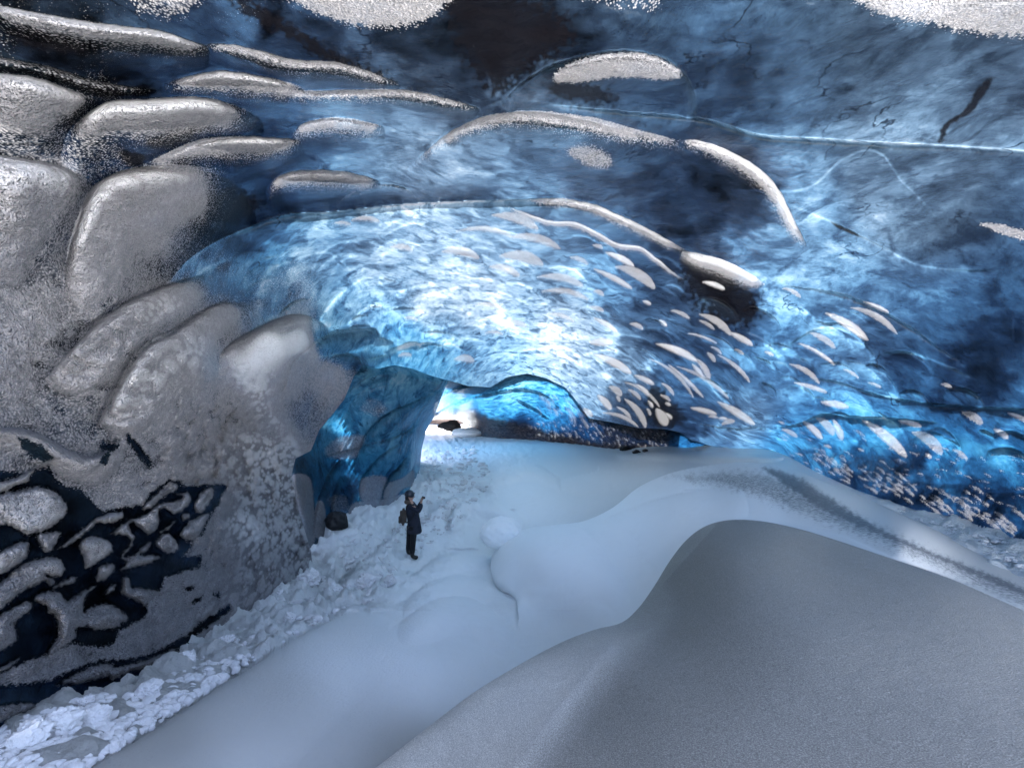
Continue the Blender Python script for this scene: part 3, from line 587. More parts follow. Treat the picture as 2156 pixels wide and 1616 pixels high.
lx, ly, lz = PX[sel], PY[sel], PZ[sel]
k = 5.5
wl = worley(lx * k + .3 * perlin(lx * 5, ly * 5, lz * 5), ly * k * .4, lz * k)
wl2 = worley(lx * k * 2.3 + 5, ly * k * .9, lz * k * 2.3)
hgt = np.clip(1 - wl / .85, 0, 1) ** .7 * .12 + np.clip(1 - wl2 / .85, 0, 1) ** .8 * .06
s.rel[sel] += lump[sel] * hgt * s.q[sel] * 1.3
s.R[sel] *= 1 - np.minimum(lump[sel], 1) * .26 * sstep(.30, .85, np.minimum(wl, wl2 * 1.1) + .25 * perlin(lx * 9, ly * 4, lz * 9))  # shade between the lumps painted in by thinning the frost mask
s.rel[sel] += lump[sel] * 0.10 * s.q[sel] * fbm(lx * 2.5, ly * 2.5, lz * 2.5, 3)
# general unevenness of the clear ice
s.rel += (1 - np.clip(s.R, 0, 1) * .6) * s.q * 0.035 * fbm(PX * 1.8, PY * 1.8, PZ * 1.8, 4, .55)
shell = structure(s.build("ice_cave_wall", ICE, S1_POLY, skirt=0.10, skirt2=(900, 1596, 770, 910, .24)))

# ------------------------------------------------------------------ blue pillar and recess
B_POLY = [(590, 830), (660, 752), (700, 742), (750, 744), (795, 768), (830, 762), (870, 770), (905, 784), (948, 796), (938, 815), (928, 840), (915, 875), (897, 908), (888, 945), (884, 985), (880, 1020), (884, 1062), (860, 1090), (700, 1180), (640, 1220), (600, 1000)]
s = Sheet(560, 1000, 700, 1240)
s.depth([(560, 700, 11.5), (560, 1200, 11.3), (620, 1000, 12.2), (650, 1160, 12.2), (700, 900, 15.5), (760, 820, 14.8), (760, 770, 13.6), (700, 1110, 13.9), (850, 1045, 16.2), (880, 1000, 17.5), (930, 830, 17.0), (885, 900, 18.0), (850, 900, 15.8), (940, 770, 16.0), (860, 740, 15.0), (720, 1000, 15.5), (790, 960, 15.2), (800, 860, 15.0)])
X, Y = s.X, s.Y
s.G = idw([(640, 820, .3), (700, 800, .25), (760, 790, .45), (850, 790, .5), (920, 800, .45), (700, 900, .33), (780, 860, .3), (850, 880, .3), (900, 880, .3), (740, 950, .22), (820, 950, .27), (870, 950, .36), (660, 1000, .1), (720, 1040, .06), (800, 1000, .2), (850, 1010, .3), (640, 1100, .22), (690, 1100, .1), (780, 1060, .3), (840, 1060, .4), (885, 1000, .55)], *s.warp(30, 60), 3, 14)
s.G = s.G * 1.1 + .26; s.A = X * 0 + 1.
s.R = X * 0
s.patch([(757, 858), (775, 838), (805, 842), (815, 862), (795, 878), (765, 872)], .62, 9)
s.patch([(690, 935), (715, 918), (768, 915), (758, 950), (745, 968), (695, 965), (680, 950)], .75, 7)
s.patch([(758, 1010), (780, 1000), (815, 1003), (808, 1035), (800, 1058), (768, 1060), (755, 1040)], .85, 5)
s.patch([(815, 1018), (845, 1005), (872, 988), (872, 1020), (850, 1030), (830, 1048), (806, 1050)], .95, 5)
s.patch([(612, 1003), (652, 1003), (662, 1060), (664, 1140), (640, 1150), (622, 1080)], .9, 4, amp=.02)
s.patch([(664, 1060), (683, 1060), (688, 1125), (662, 1128)], .85, 3, amp=.02)
s.patch([(690, 1045), (730, 1042), (735, 1080), (700, 1075)], .65, 6, amp=.02)
s.patch([(740, 1060), (800, 1050), (880, 1035), (890, 1080), (700, 1180), (650, 1180), (720, 1110)], 1.0, 6)
for P, wd, am in [([(640, 900), (700, 850), (780, 790), (860, 775)], 60, .03), ([(740, 990), (760, 930), (800, 880), (860, 850), (930, 820)], 60, .035), ([(720, 905), (735, 860), (770, 820), (830, 800)], 50, .03),
                  ([(755, 1060), (760, 1010), (800, 960), (850, 920), (890, 860)], 50, .03), ([(800, 1060), (815, 1010), (850, 970), (870, 920)], 40, .025), ([(680, 960), (740, 945), (830, 920), (905, 880)], 35, .02), ([(655, 1150), (668, 1060), (690, 1000), (720, 960)], 40, .03), ([(690, 1120), (700, 1050), (715, 1000)], 30, .03)]:
    s.rib(P, wd, am, 0)
q0 = s.q * (1 + s.rel); a_, b_, c_ = rays(X, Y); PX, PY, PZ = a_ / q0, b_ / q0, c_ / q0
s.rel += s.q * 0.10 * fbm(PX * 1.2, PY * 1.2, PZ * 1.2, 5, .55)
s.edge_round(B_POLY, 26, .10)
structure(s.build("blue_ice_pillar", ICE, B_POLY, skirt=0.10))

# ------------------------------------------------------------------ far vault over the tunnel
C_POLY = [(920, 800), (943, 792), (985, 803), (1032, 806), (1070, 784), (1110, 777), (1150, 787), (1192, 806), (1222, 838), (1246, 872), (1290, 881), (1345, 892), (1400, 894), (1425, 895), (1452, 902), (1495, 928), (1540, 956), (1440, 956), (1380, 945), (1300, 948), (1200, 942), (1120, 932), (1060, 930), (1010, 922), (1001, 912), (988, 896), (965, 884), (945, 881), (905, 884), (880, 893), (850, 890)]
s = Sheet(850, 1700, 720, 985)
s.depth([(860, 720, 17.5), (1000, 740, 20.5), (1110, 760, 21.5), (1250, 800, 22.5), (1400, 860, 19.5), (1600, 880, 13.6), (1690, 980, 12.8), (1600, 945, 15.0), (1000, 835, 25), (920, 850, 30), (900, 885, 38), (980, 885, 38), (1010, 920, 36), (1100, 850, 29), (1150, 880, 31), (1150, 930, 32), (1250, 900, 28), (1300, 945, 27), (1420, 945, 23), (1500, 920, 20), (1500, 950, 21), (930, 800, 18.6), (985, 806, 20.5)])
X, Y = s.X, s.Y
s.G = idw([(930, 830, .55), (960, 850, .66), (1000, 800, .25), (1020, 840, .6), (1080, 830, .68), (1100, 810, .72), (1160, 820, .6), (950, 870, .58), (1050, 860, .5), (1100, 850, .55), (1150, 860, .4), (1200, 850, .55), (1220, 890, .12), (1000, 880, .2), (1100, 890, .06), (1300, 905, .06), (1350, 920, .1), (1450, 900, .05), (1450, 925, .35), (1550, 925, .55), (1650, 950, .4), (1540, 905, .2), (930, 885, .05), (1200, 930, .02)], *s.warp(14, 30), 3, 8)
s.A = X * 0 + .95; s.G = s.G * 1.05 + .03
s.patch([(895, 884), (930, 870), (980, 862), (1020, 874), (1080, 886), (1150, 905), (1250, 928), (1350, 930), (1420, 942), (1420, 970), (1000, 960), (890, 900)], .95, 9, ch='B', fuzz=10)
s.patch([(1270, 905), (1330, 892), (1400, 910), (1400, 945), (1330, 950), (1280, 935)], .6, 10, ch='B', fuzz=10)
for i in range(170):
    x = rr.uniform(1110, 1400); y = 885 + (x - 1110) * .1 + rr.uniform(-8, 30); L = rr.uniform(4, 12); an = math.radians(rr.uniform(40, 80))
    s.lens(x, y, x + L * math.cos(an), y + L * math.sin(an), rr.uniform(2.5, 5), fr=rr.uniform(.5, .95), amp=.003, soft=1.2)
for i in range(40):
    x = rr.uniform(1120, 1260); y = 822 + (x - 1110) * .25 + rr.uniform(-14, 30); L = rr.uniform(14, 34); an = math.radians(rr.uniform(45, 75))
    s.lens(x, y, x + L * math.cos(an), y + L * math.sin(an), rr.uniform(5, 10), fr=rr.uniform(.5, .8), amp=.004, soft=2)
for P, wd, am in [([(900, 880), (940, 860), (1000, 835), (1090, 818), (1150, 832), (1185, 870)], 34, .05), ([(940, 865), (1000, 858), (1060, 835), (1110, 850), (1160, 885)], 26, .035), ([(915, 840), (980, 812), (1040, 806)], 25, .04), ([(1420, 905), (1500, 910), (1580, 925), (1650, 960)], 25, .03)]:
    s.rib(P, wd, am, 0)
q0 = s.q * (1 + s.rel); a_, b_, c_ = rays(X, Y); PX, PY, PZ = a_ / q0, b_ / q0, c_ / q0
s.rel += s.q * 0.16 * fbm(PX * 1.0, PY * 1.0, PZ * 1.0, 5, .6)
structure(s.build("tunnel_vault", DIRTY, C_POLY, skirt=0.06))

# ------------------------------------------------------------------ snow floor
G_POLY = [(-800, 1900), (-60, 1545), (0, 1522), (74, 1482), (161, 1465), (223, 1450), (285, 1438), (332, 1408), (371, 1374), (421, 1350), (455, 1330), (520, 1292), (560, 1255), (610, 1222), (640, 1180), (650, 1130), (700, 1100), (760, 1068), (830, 1040), (868, 1025), (878, 990), (880, 940), (884, 908), (900, 903), (960, 906), (1010, 912),
          (1100, 922), (1200, 932), (1300, 944), (1330, 942), (1370, 928), (1420, 930), (1500, 932), (1600, 938), (1640, 948), (1700, 976), (1800, 1022), (1900, 1056), (2000, 1087), (2156, 1132), (2960, 1480), (2960, 2700), (-800, 2700)]
s = Sheet(-800, 2960, 880, 2700)
s.depth([(200, 1616, 2.9), (0, 1524, 3.35), (350, 1400, h(350, 1400, -2.75)), (560, 1265, h(560, 1265, -3.15)), (655, 1195, h(655, 1195, -3.4)), (700, 1105, 13.8), (865, 1171, 12.3), (850, 1045, 16.2), (885, 1000, 18.5), (930, 950, 27), (890, 908, 42), (1000, 918, 36), (1100, 928, 32), (1300, 947, 26.5), (1450, 940, 22.5), (1600, 945, 15.2), (1750, 1000, 11.8), (1900, 1058, 9.6), (2156, 1134, 7.6),
         (2600, 1330, 5.6), (1100, 1000, 19), (1250, 1000, 18), (1400, 990, 15), (1040, 1200, h(1040, 1200, -3.55)), (1080, 1290, h(1080, 1290, -3.35)), (960, 1100, 14.4), (900, 1300, h(900, 1300, -3.0)), (700, 1400, h(700, 1400, -2.7)), (600, 1616, h(600, 1616, -2.35)), (1000, 1616, h(1000, 1616, -2.5)), (1100, 1450, h(1100, 1450, -3.1)), (1400, 1400, h(1400, 1400, -3.2)), (1800, 1400, h(1800, 1400, -2.6)), (2156, 1616, h(2156, 1616, -2.4)),
         (-700, 1850, h(-700, 1850, -2.1)), (1000, 2500, h(1000, 2500, -2.3)), (2800, 2300, h(2800, 2300, -2.3)), (-700, 2600, h(-700, 2600, -2.2))])
X, Y = s.X, s.Y
SL = crom([(100, 1680), (200, 1612), (300, 1552), (380, 1500), (470, 1442), (560, 1385), (640, 1335), (720, 1296), (770, 1288), (830, 1305), (880, 1318)])
for P, wd, am in [([(60, 1700), (200, 1612), (300, 1552), (380, 1500), (470, 1442), (560, 1385), (640, 1335), (720, 1296), (775, 1288), (840, 1308), (900, 1330)], 230, .05),
                  ([(820, 1330), (880, 1280), (930, 1255), (985, 1255), (1040, 1285), (1080, 1320)], 90, .035), ([(850, 1270), (900, 1228), (960, 1212), (1020, 1225), (1075, 1265), (1090, 1290)], 60, .03), ([(860, 1215), (920, 1175), (980, 1163), (1040, 1172)], 50, .025),
                  ([(890, 1010), (960, 985), (1020, 1000), (1050, 1030)], 40, .03), ([(900, 1080), (950, 1050), (1010, 1045), (1060, 1065), (1100, 1090)], 45, .03), ([(940, 1110), (955, 1075), (985, 1062)], 30, .03), ([(740, 1200), (790, 1165), (830, 1120), (850, 1090)], 40, .035), ([(700, 1240), (770, 1195), (820, 1190), (860, 1215)], 40, .03),
                  ([(1000, 1010), (1060, 985), (1120, 975), (1170, 1000), (1180, 1012)], 40, .03), ([(1180, 1010), (1300, 985), (1420, 975), (1560, 985)], 60, .035), ([(1300, 955), (1400, 950), (1500, 953), (1650, 960)], 25, .03)]:
    s.rib(P, wd, am * 1.9, 0, sharp=.4)
d, t = line_sd(SL, X, Y)
rough = np.where((t > 0.01) & (t < .99), 1 - sstep(-6, 2, d), 0)
zone = idw([(100, 1550, 1), (300, 1480, 1.), (500, 1350, 1.), (600, 1290, 1), (700, 1250, 1), (700, 1180, 1), (780, 1120, .8), (760, 1230, .9), (860, 1200, .35), (840, 1100, .6), (900, 1040, .7), (1000, 1020, .5), (950, 960, .5), (960, 1090, .5), (900, 1150, .3), (850, 1250, .15), (950, 1250, .0), (1000, 1130, .1), (1100, 1050, .0), (1200, 980, .0), (1030, 950, .2), (600, 1500, .0), (900, 1400, .0), (1500, 1000, .0), (400, 1600, 0), (1500, 1500, 0), (1900, 1070, .3), (2050, 1110, .6), (2150, 1160, .7), (1750, 1000, .0), (-500, 1700, 1), (1000, 2200, 0)], X, Y, 4, 12)
zone = np.where(Y > 1285, np.minimum(zone, np.where(X < 780, rough, 0)), zone)
q0 = s.q * (1 + s.rel); a_, b_, c_ = rays(X, Y); PX, PY, PZ = a_ / q0, b_ / q0, c_ / q0
sel = zone > .02
lx, ly, lz = PX[sel], PY[sel], PZ[sel]
wl = worley(lx * 2.6, ly * 2.6, lz * 2.6); wl2 = worley(lx * 6.5, ly * 6.5, lz * 6.5)
hg = np.clip(.9 - wl, 0, 1) * .22 + np.clip(.9 - wl2, 0, 1) * .10 + .12 * fbm(lx * 2, ly * 2, lz * 2, 5, .6)
s.dz[sel] += zone[sel] * (hg - .08) * 1.5 * np.clip(ly / 9, .3, 1)
for k_ in range(34):
    t_ = k_ / 33; fx_ = 868 + 60 * t_ * (1 - .3 * t_) + (-1) ** k_ * 7; fy_ = 1178 - 220 * t_ + rr.uniform(-3, 3); sc2 = 1 - .7 * t_
    e_ = np.exp(-(((X - fx_) / (9 * sc2)) ** 2 + ((Y - fy_) / (4.5 * sc2)) ** 2)); s.dz -= .07 * e_; s.dz += .02 * np.exp(-((np.sqrt(((X - fx_) / (9 * sc2)) ** 2 + ((Y - fy_) / (4.5 * sc2)) ** 2) - 1.6) / .4) ** 2)
s.G = np.clip(zone * 1.2 + .25, 0, 1)
s.rel += s.q * .05 * fbm(PX * .7, PY * .7, PX * 0, 2)
s.R = np.zeros(s.sh)
s.patch([(1080, 930), (1250, 945), (1350, 960), (1300, 990), (1150, 985), (1000, 960)], .25, 20)
s.B = idw([(1200, 950, .5), (1350, 960, .5), (1100, 1050, .0), (900, 1200, 0), (600, 1500, .8), (700, 1330, .35), (300, 1600, 1.), (900, 1400, .25), (850, 1600, 1.)], X, Y, 3, 60)  # dimming of the lower left foreground painted into the snow colour
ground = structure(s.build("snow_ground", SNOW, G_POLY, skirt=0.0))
GROUND = s
def ground_depth(x, y, _s=s):
    j = int(np.argmin(abs(_s.xs - x))); i = int(np.argmin(abs(_s.ys - y))); return 1 / (_s.q[i, j] * (1 + _s.rel[i, j]))

# mid dune with the round cushions at its left end
M_POLY = list(map(tuple, crom([(1095, 1440), (1098, 1380), (1092, 1310), (1086, 1262), (1060, 1246), (1042, 1228), (1033, 1195), (1040, 1160), (1065, 1132), (1110, 1112), (1170, 1104), (1230, 1096), (1290, 1068), (1340, 1028), (1390, 1003), (1450, 986), (1550, 973), (1620, 979), (1700, 1000), (1780, 1030), (1850, 1060), (2000, 1130), (2156, 1212), (2500, 1400)], 5))) + [(2960, 1700), (2960, 2700), (900, 2700)]
s = Sheet(880, 2960, 960, 2700)
s.depth([(1036, 1195, 10.3), (1090, 1240, 9.5), (1150, 1108, 11.2), (1130, 1180, 9.5), (1290, 1070, 11.2), (1390, 1004, 12.2), (1550, 975, 11.2), (1700, 1000, 9.8), (1850, 1060, 8.3), (2000, 1130, 7.1), (2156, 1212, 6.0), (2500, 1400, 4.4), (1095, 1400, h(1095, 1400, -3.03)), (1090, 1320, h(1090, 1320, -3.2)), (1400, 1300, h(1400, 1300, -2.45)), (1350, 1150, h(1350, 1150, -2.25)), (1500, 1060, h(1500, 1060, -1.45)), (1700, 1080, h(1700, 1080, -1.35)), (1900, 1160, h(1900, 1160, -1.45)),
         (1250, 1220, h(1250, 1220, -2.6)), (1900, 1300, h(1900, 1300, -1.9)), (1400, 1550, h(1400, 1550, -2.5)), (2200, 1600, h(2200, 1600, -2.1)), (1100, 1800, h(1100, 1800, -2.6)), (2700, 2000, h(2700, 2000, -2.)), (1000, 2600, h(1000, 2600, -2.4))])
X, Y = s.X, s.Y
s.rib([(1000, 1260), (1034, 1195), (1060, 1140), (1130, 1108), (1210, 1110), (1290, 1150)], 170, .09, 0, sharp=.5)
s.rib([(1160, 1160), (1240, 1110), (1330, 1070), (1430, 1040), (1560, 1020)], 150, .04, 0, sharp=.6)
s.rib([(1500, 1090), (1600, 1100), (1750, 1120), (1900, 1180), (2156, 1270)], 40, .015, 0, sharp=.5)
s.edge_round(M_POLY, 46, .085, 1 - sstep(1245, 1300, Y) * (1 - sstep(1250, 1400, X)))
s.patch([(1380, 1000), (1500, 985), (1600, 985), (1680, 1010), (1740, 1045), (1850, 1095), (2000, 1165), (2170, 1250), (2170, 1290), (2000, 1215), (1850, 1150), (1750, 1115), (1650, 1075), (1550, 1040), (1450, 1020)], .6, 26, fuzz=14)
s.patch([(1600, 985), (1680, 1000), (1760, 1050), (1900, 1130), (2170, 1240), (2170, 1265), (1900, 1150), (1740, 1085)], .8, 14, fuzz=8)
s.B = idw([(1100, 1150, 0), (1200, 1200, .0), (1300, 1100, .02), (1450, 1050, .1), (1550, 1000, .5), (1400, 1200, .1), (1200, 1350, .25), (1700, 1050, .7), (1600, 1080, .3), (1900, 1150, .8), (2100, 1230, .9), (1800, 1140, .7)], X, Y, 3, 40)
q0 = s.q; a_, b_, c_ = rays(X, Y); PX, PY = a_ / q0, b_ / q0
s.rel += s.q * .05 * fbm(PX * .8, PY * .8, PX * 0 + 4, 2)
gs_ = GROUND; qg = gs_.q * (1 + gs_.rel)
fi = np.interp(s.ys, gs_.ys, np.arange(len(gs_.ys))); fj = np.interp(s.xs, gs_.xs, np.arange(len(gs_.xs)))
i0_ = np.clip(fi.astype(int), 0, len(gs_.ys) - 2); j0_ = np.clip(fj.astype(int), 0, len(gs_.xs) - 2); a1 = (fi - i0_)[:, None]; b1 = (fj - j0_)[None]
qb = qg[np.ix_(i0_, j0_)] * (1 - a1) * (1 - b1) + qg[np.ix_(i0_ + 1, j0_)] * a1 * (1 - b1) + qg[np.ix_(i0_, j0_ + 1)] * (1 - a1) * b1 + qg[np.ix_(i0_ + 1, j0_ + 1)] * a1 * b1
wb = sstep(1240, 1330, Y) * (1 - sstep(1105, 1330, X))
mq = s.q * (1 + s.rel); s.rel = (mq * (1 - wb) + (qb * 1.0004) * wb) / s.q - 1
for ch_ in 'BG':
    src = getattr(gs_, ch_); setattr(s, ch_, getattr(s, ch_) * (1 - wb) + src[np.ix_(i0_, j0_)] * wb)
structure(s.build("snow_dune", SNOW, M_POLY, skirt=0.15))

# near dune the camera stands on
N_POLY = list(map(tuple, crom([(500, 1850), (660, 1710), (795, 1612), (900, 1530), (1000, 1455), (1090, 1400), (1180, 1352), (1250, 1325), (1308, 1310), (1345, 1278), (1378, 1232), (1410, 1180), (1445, 1136), (1485, 1107), (1535, 1094), (1600, 1096), (1680, 1112), (1760, 1136), (1850, 1166), (2000, 1217), (2156, 1284), (2500, 1430)], 5))) + [(2960, 1640), (2960, 2900), (-200, 2900)]
s = Sheet(-200, 2960, 1080, 2900, coarse=16)
s.depth([(660, 1710, h(660, 1710, -1.95)), (795, 1612, h(795, 1612, -1.98)), (1000, 1455, h(1000, 1455, -1.97)), (1180, 1352, h(1180, 1352, -1.92)), (1308, 1310, h(1308, 1310, -1.9)), (1378, 1232, h(1378, 1232, -1.75)), (1445, 1136, h(1445, 1136, -1.38)), (1535, 1094, 5.9), (1750, 1133, 5.2), (2000, 1217, 4.1), (2156, 1284, 3.6), (2500, 1430, 2.9),
         (1000, 1616, h(1000, 1616, -1.85)), (1200, 1500, h(1200, 1500, -1.80)), (1180, 1616, h(1180, 1616, -1.66)), (1330, 1400, h(1330, 1400, -1.68)), (1400, 1616, h(1400, 1616, -1.50)), (1500, 1300, h(1500, 1300, -1.45)), (1700, 1400, h(1700, 1400, -1.36)), (1550, 1170, h(1550, 1170, -1.25)), (1700, 1616, h(1700, 1616, -1.42)), (2156, 1616, h(2156, 1616, -1.42)), (1900, 1300, h(1900, 1300, -1.35)), (2156, 1420, h(2156, 1420, -1.45)), (600, 2500, h(600, 2500, -1.7)), (1500, 2600, h(1500, 2600, -1.5)), (2800, 2600, h(2800, 2600, -1.5))])
X, Y = s.X, s.Y
s.edge_round(N_POLY, 40, .035)
dl, tl = line_sd(crom([(960, 1800), (1060, 1640), (1160, 1510), (1250, 1400), (1310, 1325), (1350, 1280)]), X, Y)
s.rel += .085 * np.exp(-np.sqrt(dl * dl + 120) / 110) * np.clip(tl * 4, 0, 1) * np.clip((1 - tl) * 5, 0, 1)
q0 = s.q; a_, b_, c_ = rays(X, Y); PX, PY = a_ / q0, b_ / q0
s.rel += s.q * .03 * fbm(PX * .9, PY * .9, PX * 0 + 4, 2)
s.rel += s.q * .006 * fbm(PX * 9, PY * 14, PX * 0 + 4, 3) * sstep(.0, .5, fbm(PX * .8 + 3, PY * .8, PX * 0 + 9, 2) + sstep(1200, 2000, X) * .6)
s.B = .15 + .85 * sstep(-40, 90, dl) * (1 - sstep(1230, 1340, Y) * 0) + .0 * X  # painted shade: right of the ridge darker, lit left side paler
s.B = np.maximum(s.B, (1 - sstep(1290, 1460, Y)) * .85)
s.R = np.zeros(s.sh)
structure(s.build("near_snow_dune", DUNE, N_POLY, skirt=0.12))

# snowfields outside: behind the camera and beyond the tunnel mouth
def field(name, x0, x1, y0, y1, zf, mat, n=90):
    xs = np.linspace(x0, x1, n); ys = np.linspace(y0, y1, n); XX, YY = np.meshgrid(xs, ys)
    ZZ = zf(XX, YY); co = np.stack([XX, YY, ZZ], -1).reshape(-1, 3)
    idx = np.arange(n * n).reshape(n, n)
    f = np.stack([idx[:-1, :-1], idx[:-1, 1:], idx[1:, 1:], idx[1:, :-1]], -1).reshape(-1, 4)
    at = np.zeros((len(co), 4)); at[:, 1] = .3
    return structure(mesh_np(name, co, f, mat, at))
field("outer_snowfield", -60, 60, -90, 0.4, lambda x, y: CAMZ - 2.45 + .25 * fbm(x * .2, y * .2, x * 0, 3) - .12 * np.clip(-y - 6, 0, 40) * 0, SNOW)
field("far_snow_hill", -140, 160, 41, 260, lambda x, y: CAMZ - 1.0 + np.clip(y - 44, 0, 200) ** 1.15 * .11 + 1.3 * fbm(x * .06, y * .06, x * 0, 4), SNOW, 120)

# ------------------------------------------------------------------ snow rubble
def lump_bm(bm, center, size, seed, sub=3, rough=.28, squash=(1, 1, .75)):
    r = bmesh.ops.create_icosphere(bm, subdivisions=sub, radius=1.0)
    rn = random.Random(seed); off = Vector((rn.uniform(0, 99), rn.uniform(0, 99), rn.uniform(0, 99)))
    rot = Matrix.Rotation(rn.uniform(0, 6.28), 3, 'Z') @ Matrix.Rotation(rn.uniform(-.5, .5), 3, 'X')
    planes = [Vector((rn.gauss(0, 1), rn.gauss(0, 1), rn.gauss(0, 1))).normalized() for _ in range(7 if rough > .15 else 0)]
    for v in r['verts']:
        p = v.co.copy(); n = p.normalized()
        k = 1 + rough * mnoise.fractal(n * 1.4 + off, 1.0, 2.0, 4) + rough * .5 * mnoise.fractal(n * 5 + off, 1.0, 2.0, 3)
        p = n * k
        for pl in planes:
            d = p.dot(pl) - .74
            if d > 0: p -= pl * d * .5
        p = Vector((p.x * squash[0], p.y * squash[1], p.z * squash[2]))
        v.co = rot @ (p * size) + Vector(center)
def bm_obj(name, bm, mat, parent=None, loc=None, smooth=True):
    me = bpy.data.meshes.new(name); bm.to_mesh(me); bm.free()
    if smooth: me.polygons.foreach_set("use_smooth", np.ones(len(me.polygons), bool))
    if mat: me.materials.append(mat)
    o = bpy.data.objects.new(name, me); C.objects.link(o)
    if parent: o.parent = parent
    if loc is not None: o.location = loc
    return o
BIG = [(651, 1222, 27, "large bright snow block leaning against the frosted wall foot, farthest up the rubble"), (700, 1243, 19, "rounded snow block just right of the largest bright block by the wall foot"),
       (588, 1252, 13, "small upright snow block tight against the wall foot"), (474, 1350, 18, "round white snow block at the foot of the dark banded wall, halfway up the rubble"), (535, 1345, 13, "snow block lying to the right of the round white one halfway up the rubble"),
       (384, 1392, 24, "broad angular snow block touching the end of the black ice band"), (311, 1452, 27, "tall pale snow block with a crumbly top under the black ice band"), (200, 1508, 30, "large split snow block with a small hollow in the lower rubble"),
       (130, 1522, 38, "biggest pale snow block near the lower left corner"), (62, 1548, 36, "greyish snow block at the left edge of the photo, lowest on the rubble"), (182, 1476, 17, "flat snow block pressed under the wall above the largest lower blocks"),
       (278, 1478, 12, "small snow block right below the tall pale one"), (224, 1552, 13, "small round snow block lying below the split one"), (610, 1300, 14, "lone snow block beside the smooth snow slope in the upper rubble"), (440, 1410, 12, "small snow block between the broad angular one and the smooth slope"),
       (775, 1222, 24, "squarish blue-shaded snow block left of the standing person"), (822, 1222, 14, "small snow block nearest the boots of the standing person")]
for i, (x, y, rpx, lab) in enumerate(BIG):
    d = ground_depth(x, y + rpx * .6); r = rpx * d / F; p = world(x, y, d)
    bm = bmesh.new(); lump_bm(bm, (0, 0, 0), r * .92, 50 + i, 5 if r > .05 else 4, .42)
    tag(bm_obj("snow_block", bm, CHUNK, None, p), lab, "snow block", "loose snow blocks along the wall foot" if x < 740 else None)
ZONE = [(0, 1535), (160, 1480), (290, 1450), (380, 1385), (470, 1342), (560, 1275), (620, 1232), (665, 1190), (700, 1130), (760, 1100), (800, 1150), (835, 1200), (800, 1260), (730, 1280), (640, 1325), (560, 1375), (470, 1432), (380, 1490), (300, 1545), (200, 1605), (120, 1660), (0, 1700)]
ZONE2 = [(1880, 1066), (1960, 1084), (2060, 1115), (2200, 1165), (2200, 1215), (2060, 1160), (1960, 1122), (1890, 1092)]
ZONE3 = [(890, 950), (1000, 940), (1040, 1010), (1000, 1060), (950, 1110), (890, 1160), (790, 1160), (880, 1060), (895, 1000)]
protos = []
for k in range(10):
    bm = bmesh.new(); lump_bm(bm, (0, 0, 0), 1.0, 300 + k, 2, .35); bm.verts.ensure_lookup_table()
    protos.append((np.array([v.co[:] for v in bm.verts]), np.array([[v.index for v in f.verts] for f in bm.faces]))); bm.free()
def rubble(name, zone, n, rmin, rmax, px_scale, label, sink=.35):
    P = np.array(zone); co = []; fa = []; base = 0; k = 0
    rq = np.random.default_rng(len(zone) + n)
    xs = rq.uniform(P[:, 0].min(), P[:, 0].max(), n * 6); ys = rq.uniform(P[:, 1].min(), P[:, 1].max(), n * 6)
    ok = poly_sd(zone, xs, ys) < 0
    for x, y in zip(xs[ok][:n], ys[ok][:n]):
        d = ground_depth(x, y); r = (rmin + (rmax - rmin) * rq.random() ** 3.0) * (px_scale(x, y)) * d / F
        p = np.array(world(x, y, d)) + np.array([0, 0, r * .25])
        v, f = protos[rq.integers(10)]
        a = rq.uniform(0, 6.28); R_ = np.array([[math.cos(a), -math.sin(a), 0], [math.sin(a), math.cos(a), 0], [0, 0, 1]])
        co.append((v * (rq.uniform(.7, 1.3), rq.uniform(.7, 1.3), rq.uniform(.6, 1.1))) @ R_.T * r + p); fa.append(f + base); base += len(v)
    o = mesh_np(name, np.concatenate(co), np.concatenate(fa), CHUNK); o["kind"] = "stuff"; tag(o, label, "rubble"); return o
rubble("snow_rubble", ZONE, 3600, 1.6, 11, lambda x, y: .55 + (y - 1100) / 450, "crumbled white snow rubble strewn along the foot of the frosted left wall")
rubble("snow_rubble", ZONE2, 420, 1.5, 6, lambda x, y: .7 + (x - 1880) / 400, "strip of pale broken snow along the foot of the right ice wall")
rubble("snow_crumbs", ZONE3, 800, 1.0, 7.5, lambda x, y: 1.0, "scattered snow crumbs on the trodden floor around the standing person")

ROCK = mat_plain("dark_rock", (0.035, 0.03, 0.028), .9, 9.0, .6, .8)
ROCKB = mat_plain("brown_rock", (0.05, 0.035, 0.03), .9, 3.0, .7, .8)
BLACK = mat_plain("black_lump_mat", (0.006, 0.007, 0.009), .7, 6.0, .5, .5)
def lumpthing(name, x, y, rx, rz, mat, lab, cat, seed, d=None, sub=4, rough=.3, group=None, ry=None):
    d = d or ground_depth(x, y + rz * .8); k = d / F
    bm = bmesh.new(); lump_bm(bm, (0, 0, 0), 1.0, seed, sub, rough, (1, 1, 1))
    for v in bm.verts: v.co = Vector((v.co.x * rx * k, v.co.y * (ry or rx) * k, v.co.z * rz * k))
    o = bm_obj(name, bm, mat, None, world(x, y, d)); tag(o, lab, cat, group); return o
lumpthing("black_lump", 711, 1096, 24, 22, BLACK, "black lump at the foot of the blue ice pillar", "boulder", 5, d=13.4)  # one rounded near-black lump at the pillar foot
lumpthing("dark_rock", 950, 897, 26, 11, ROCK, "jagged dark rock lying on bright snow in the tunnel mouth", "rock", 8, d=37, rough=.4, ry=16)
lumpthing("snow_mound", 985, 911, 34, 11, CHUNK, "pale snow mound leaning on the dark rock in the tunnel mouth", "snow mound", 9, d=36, rough=.12)
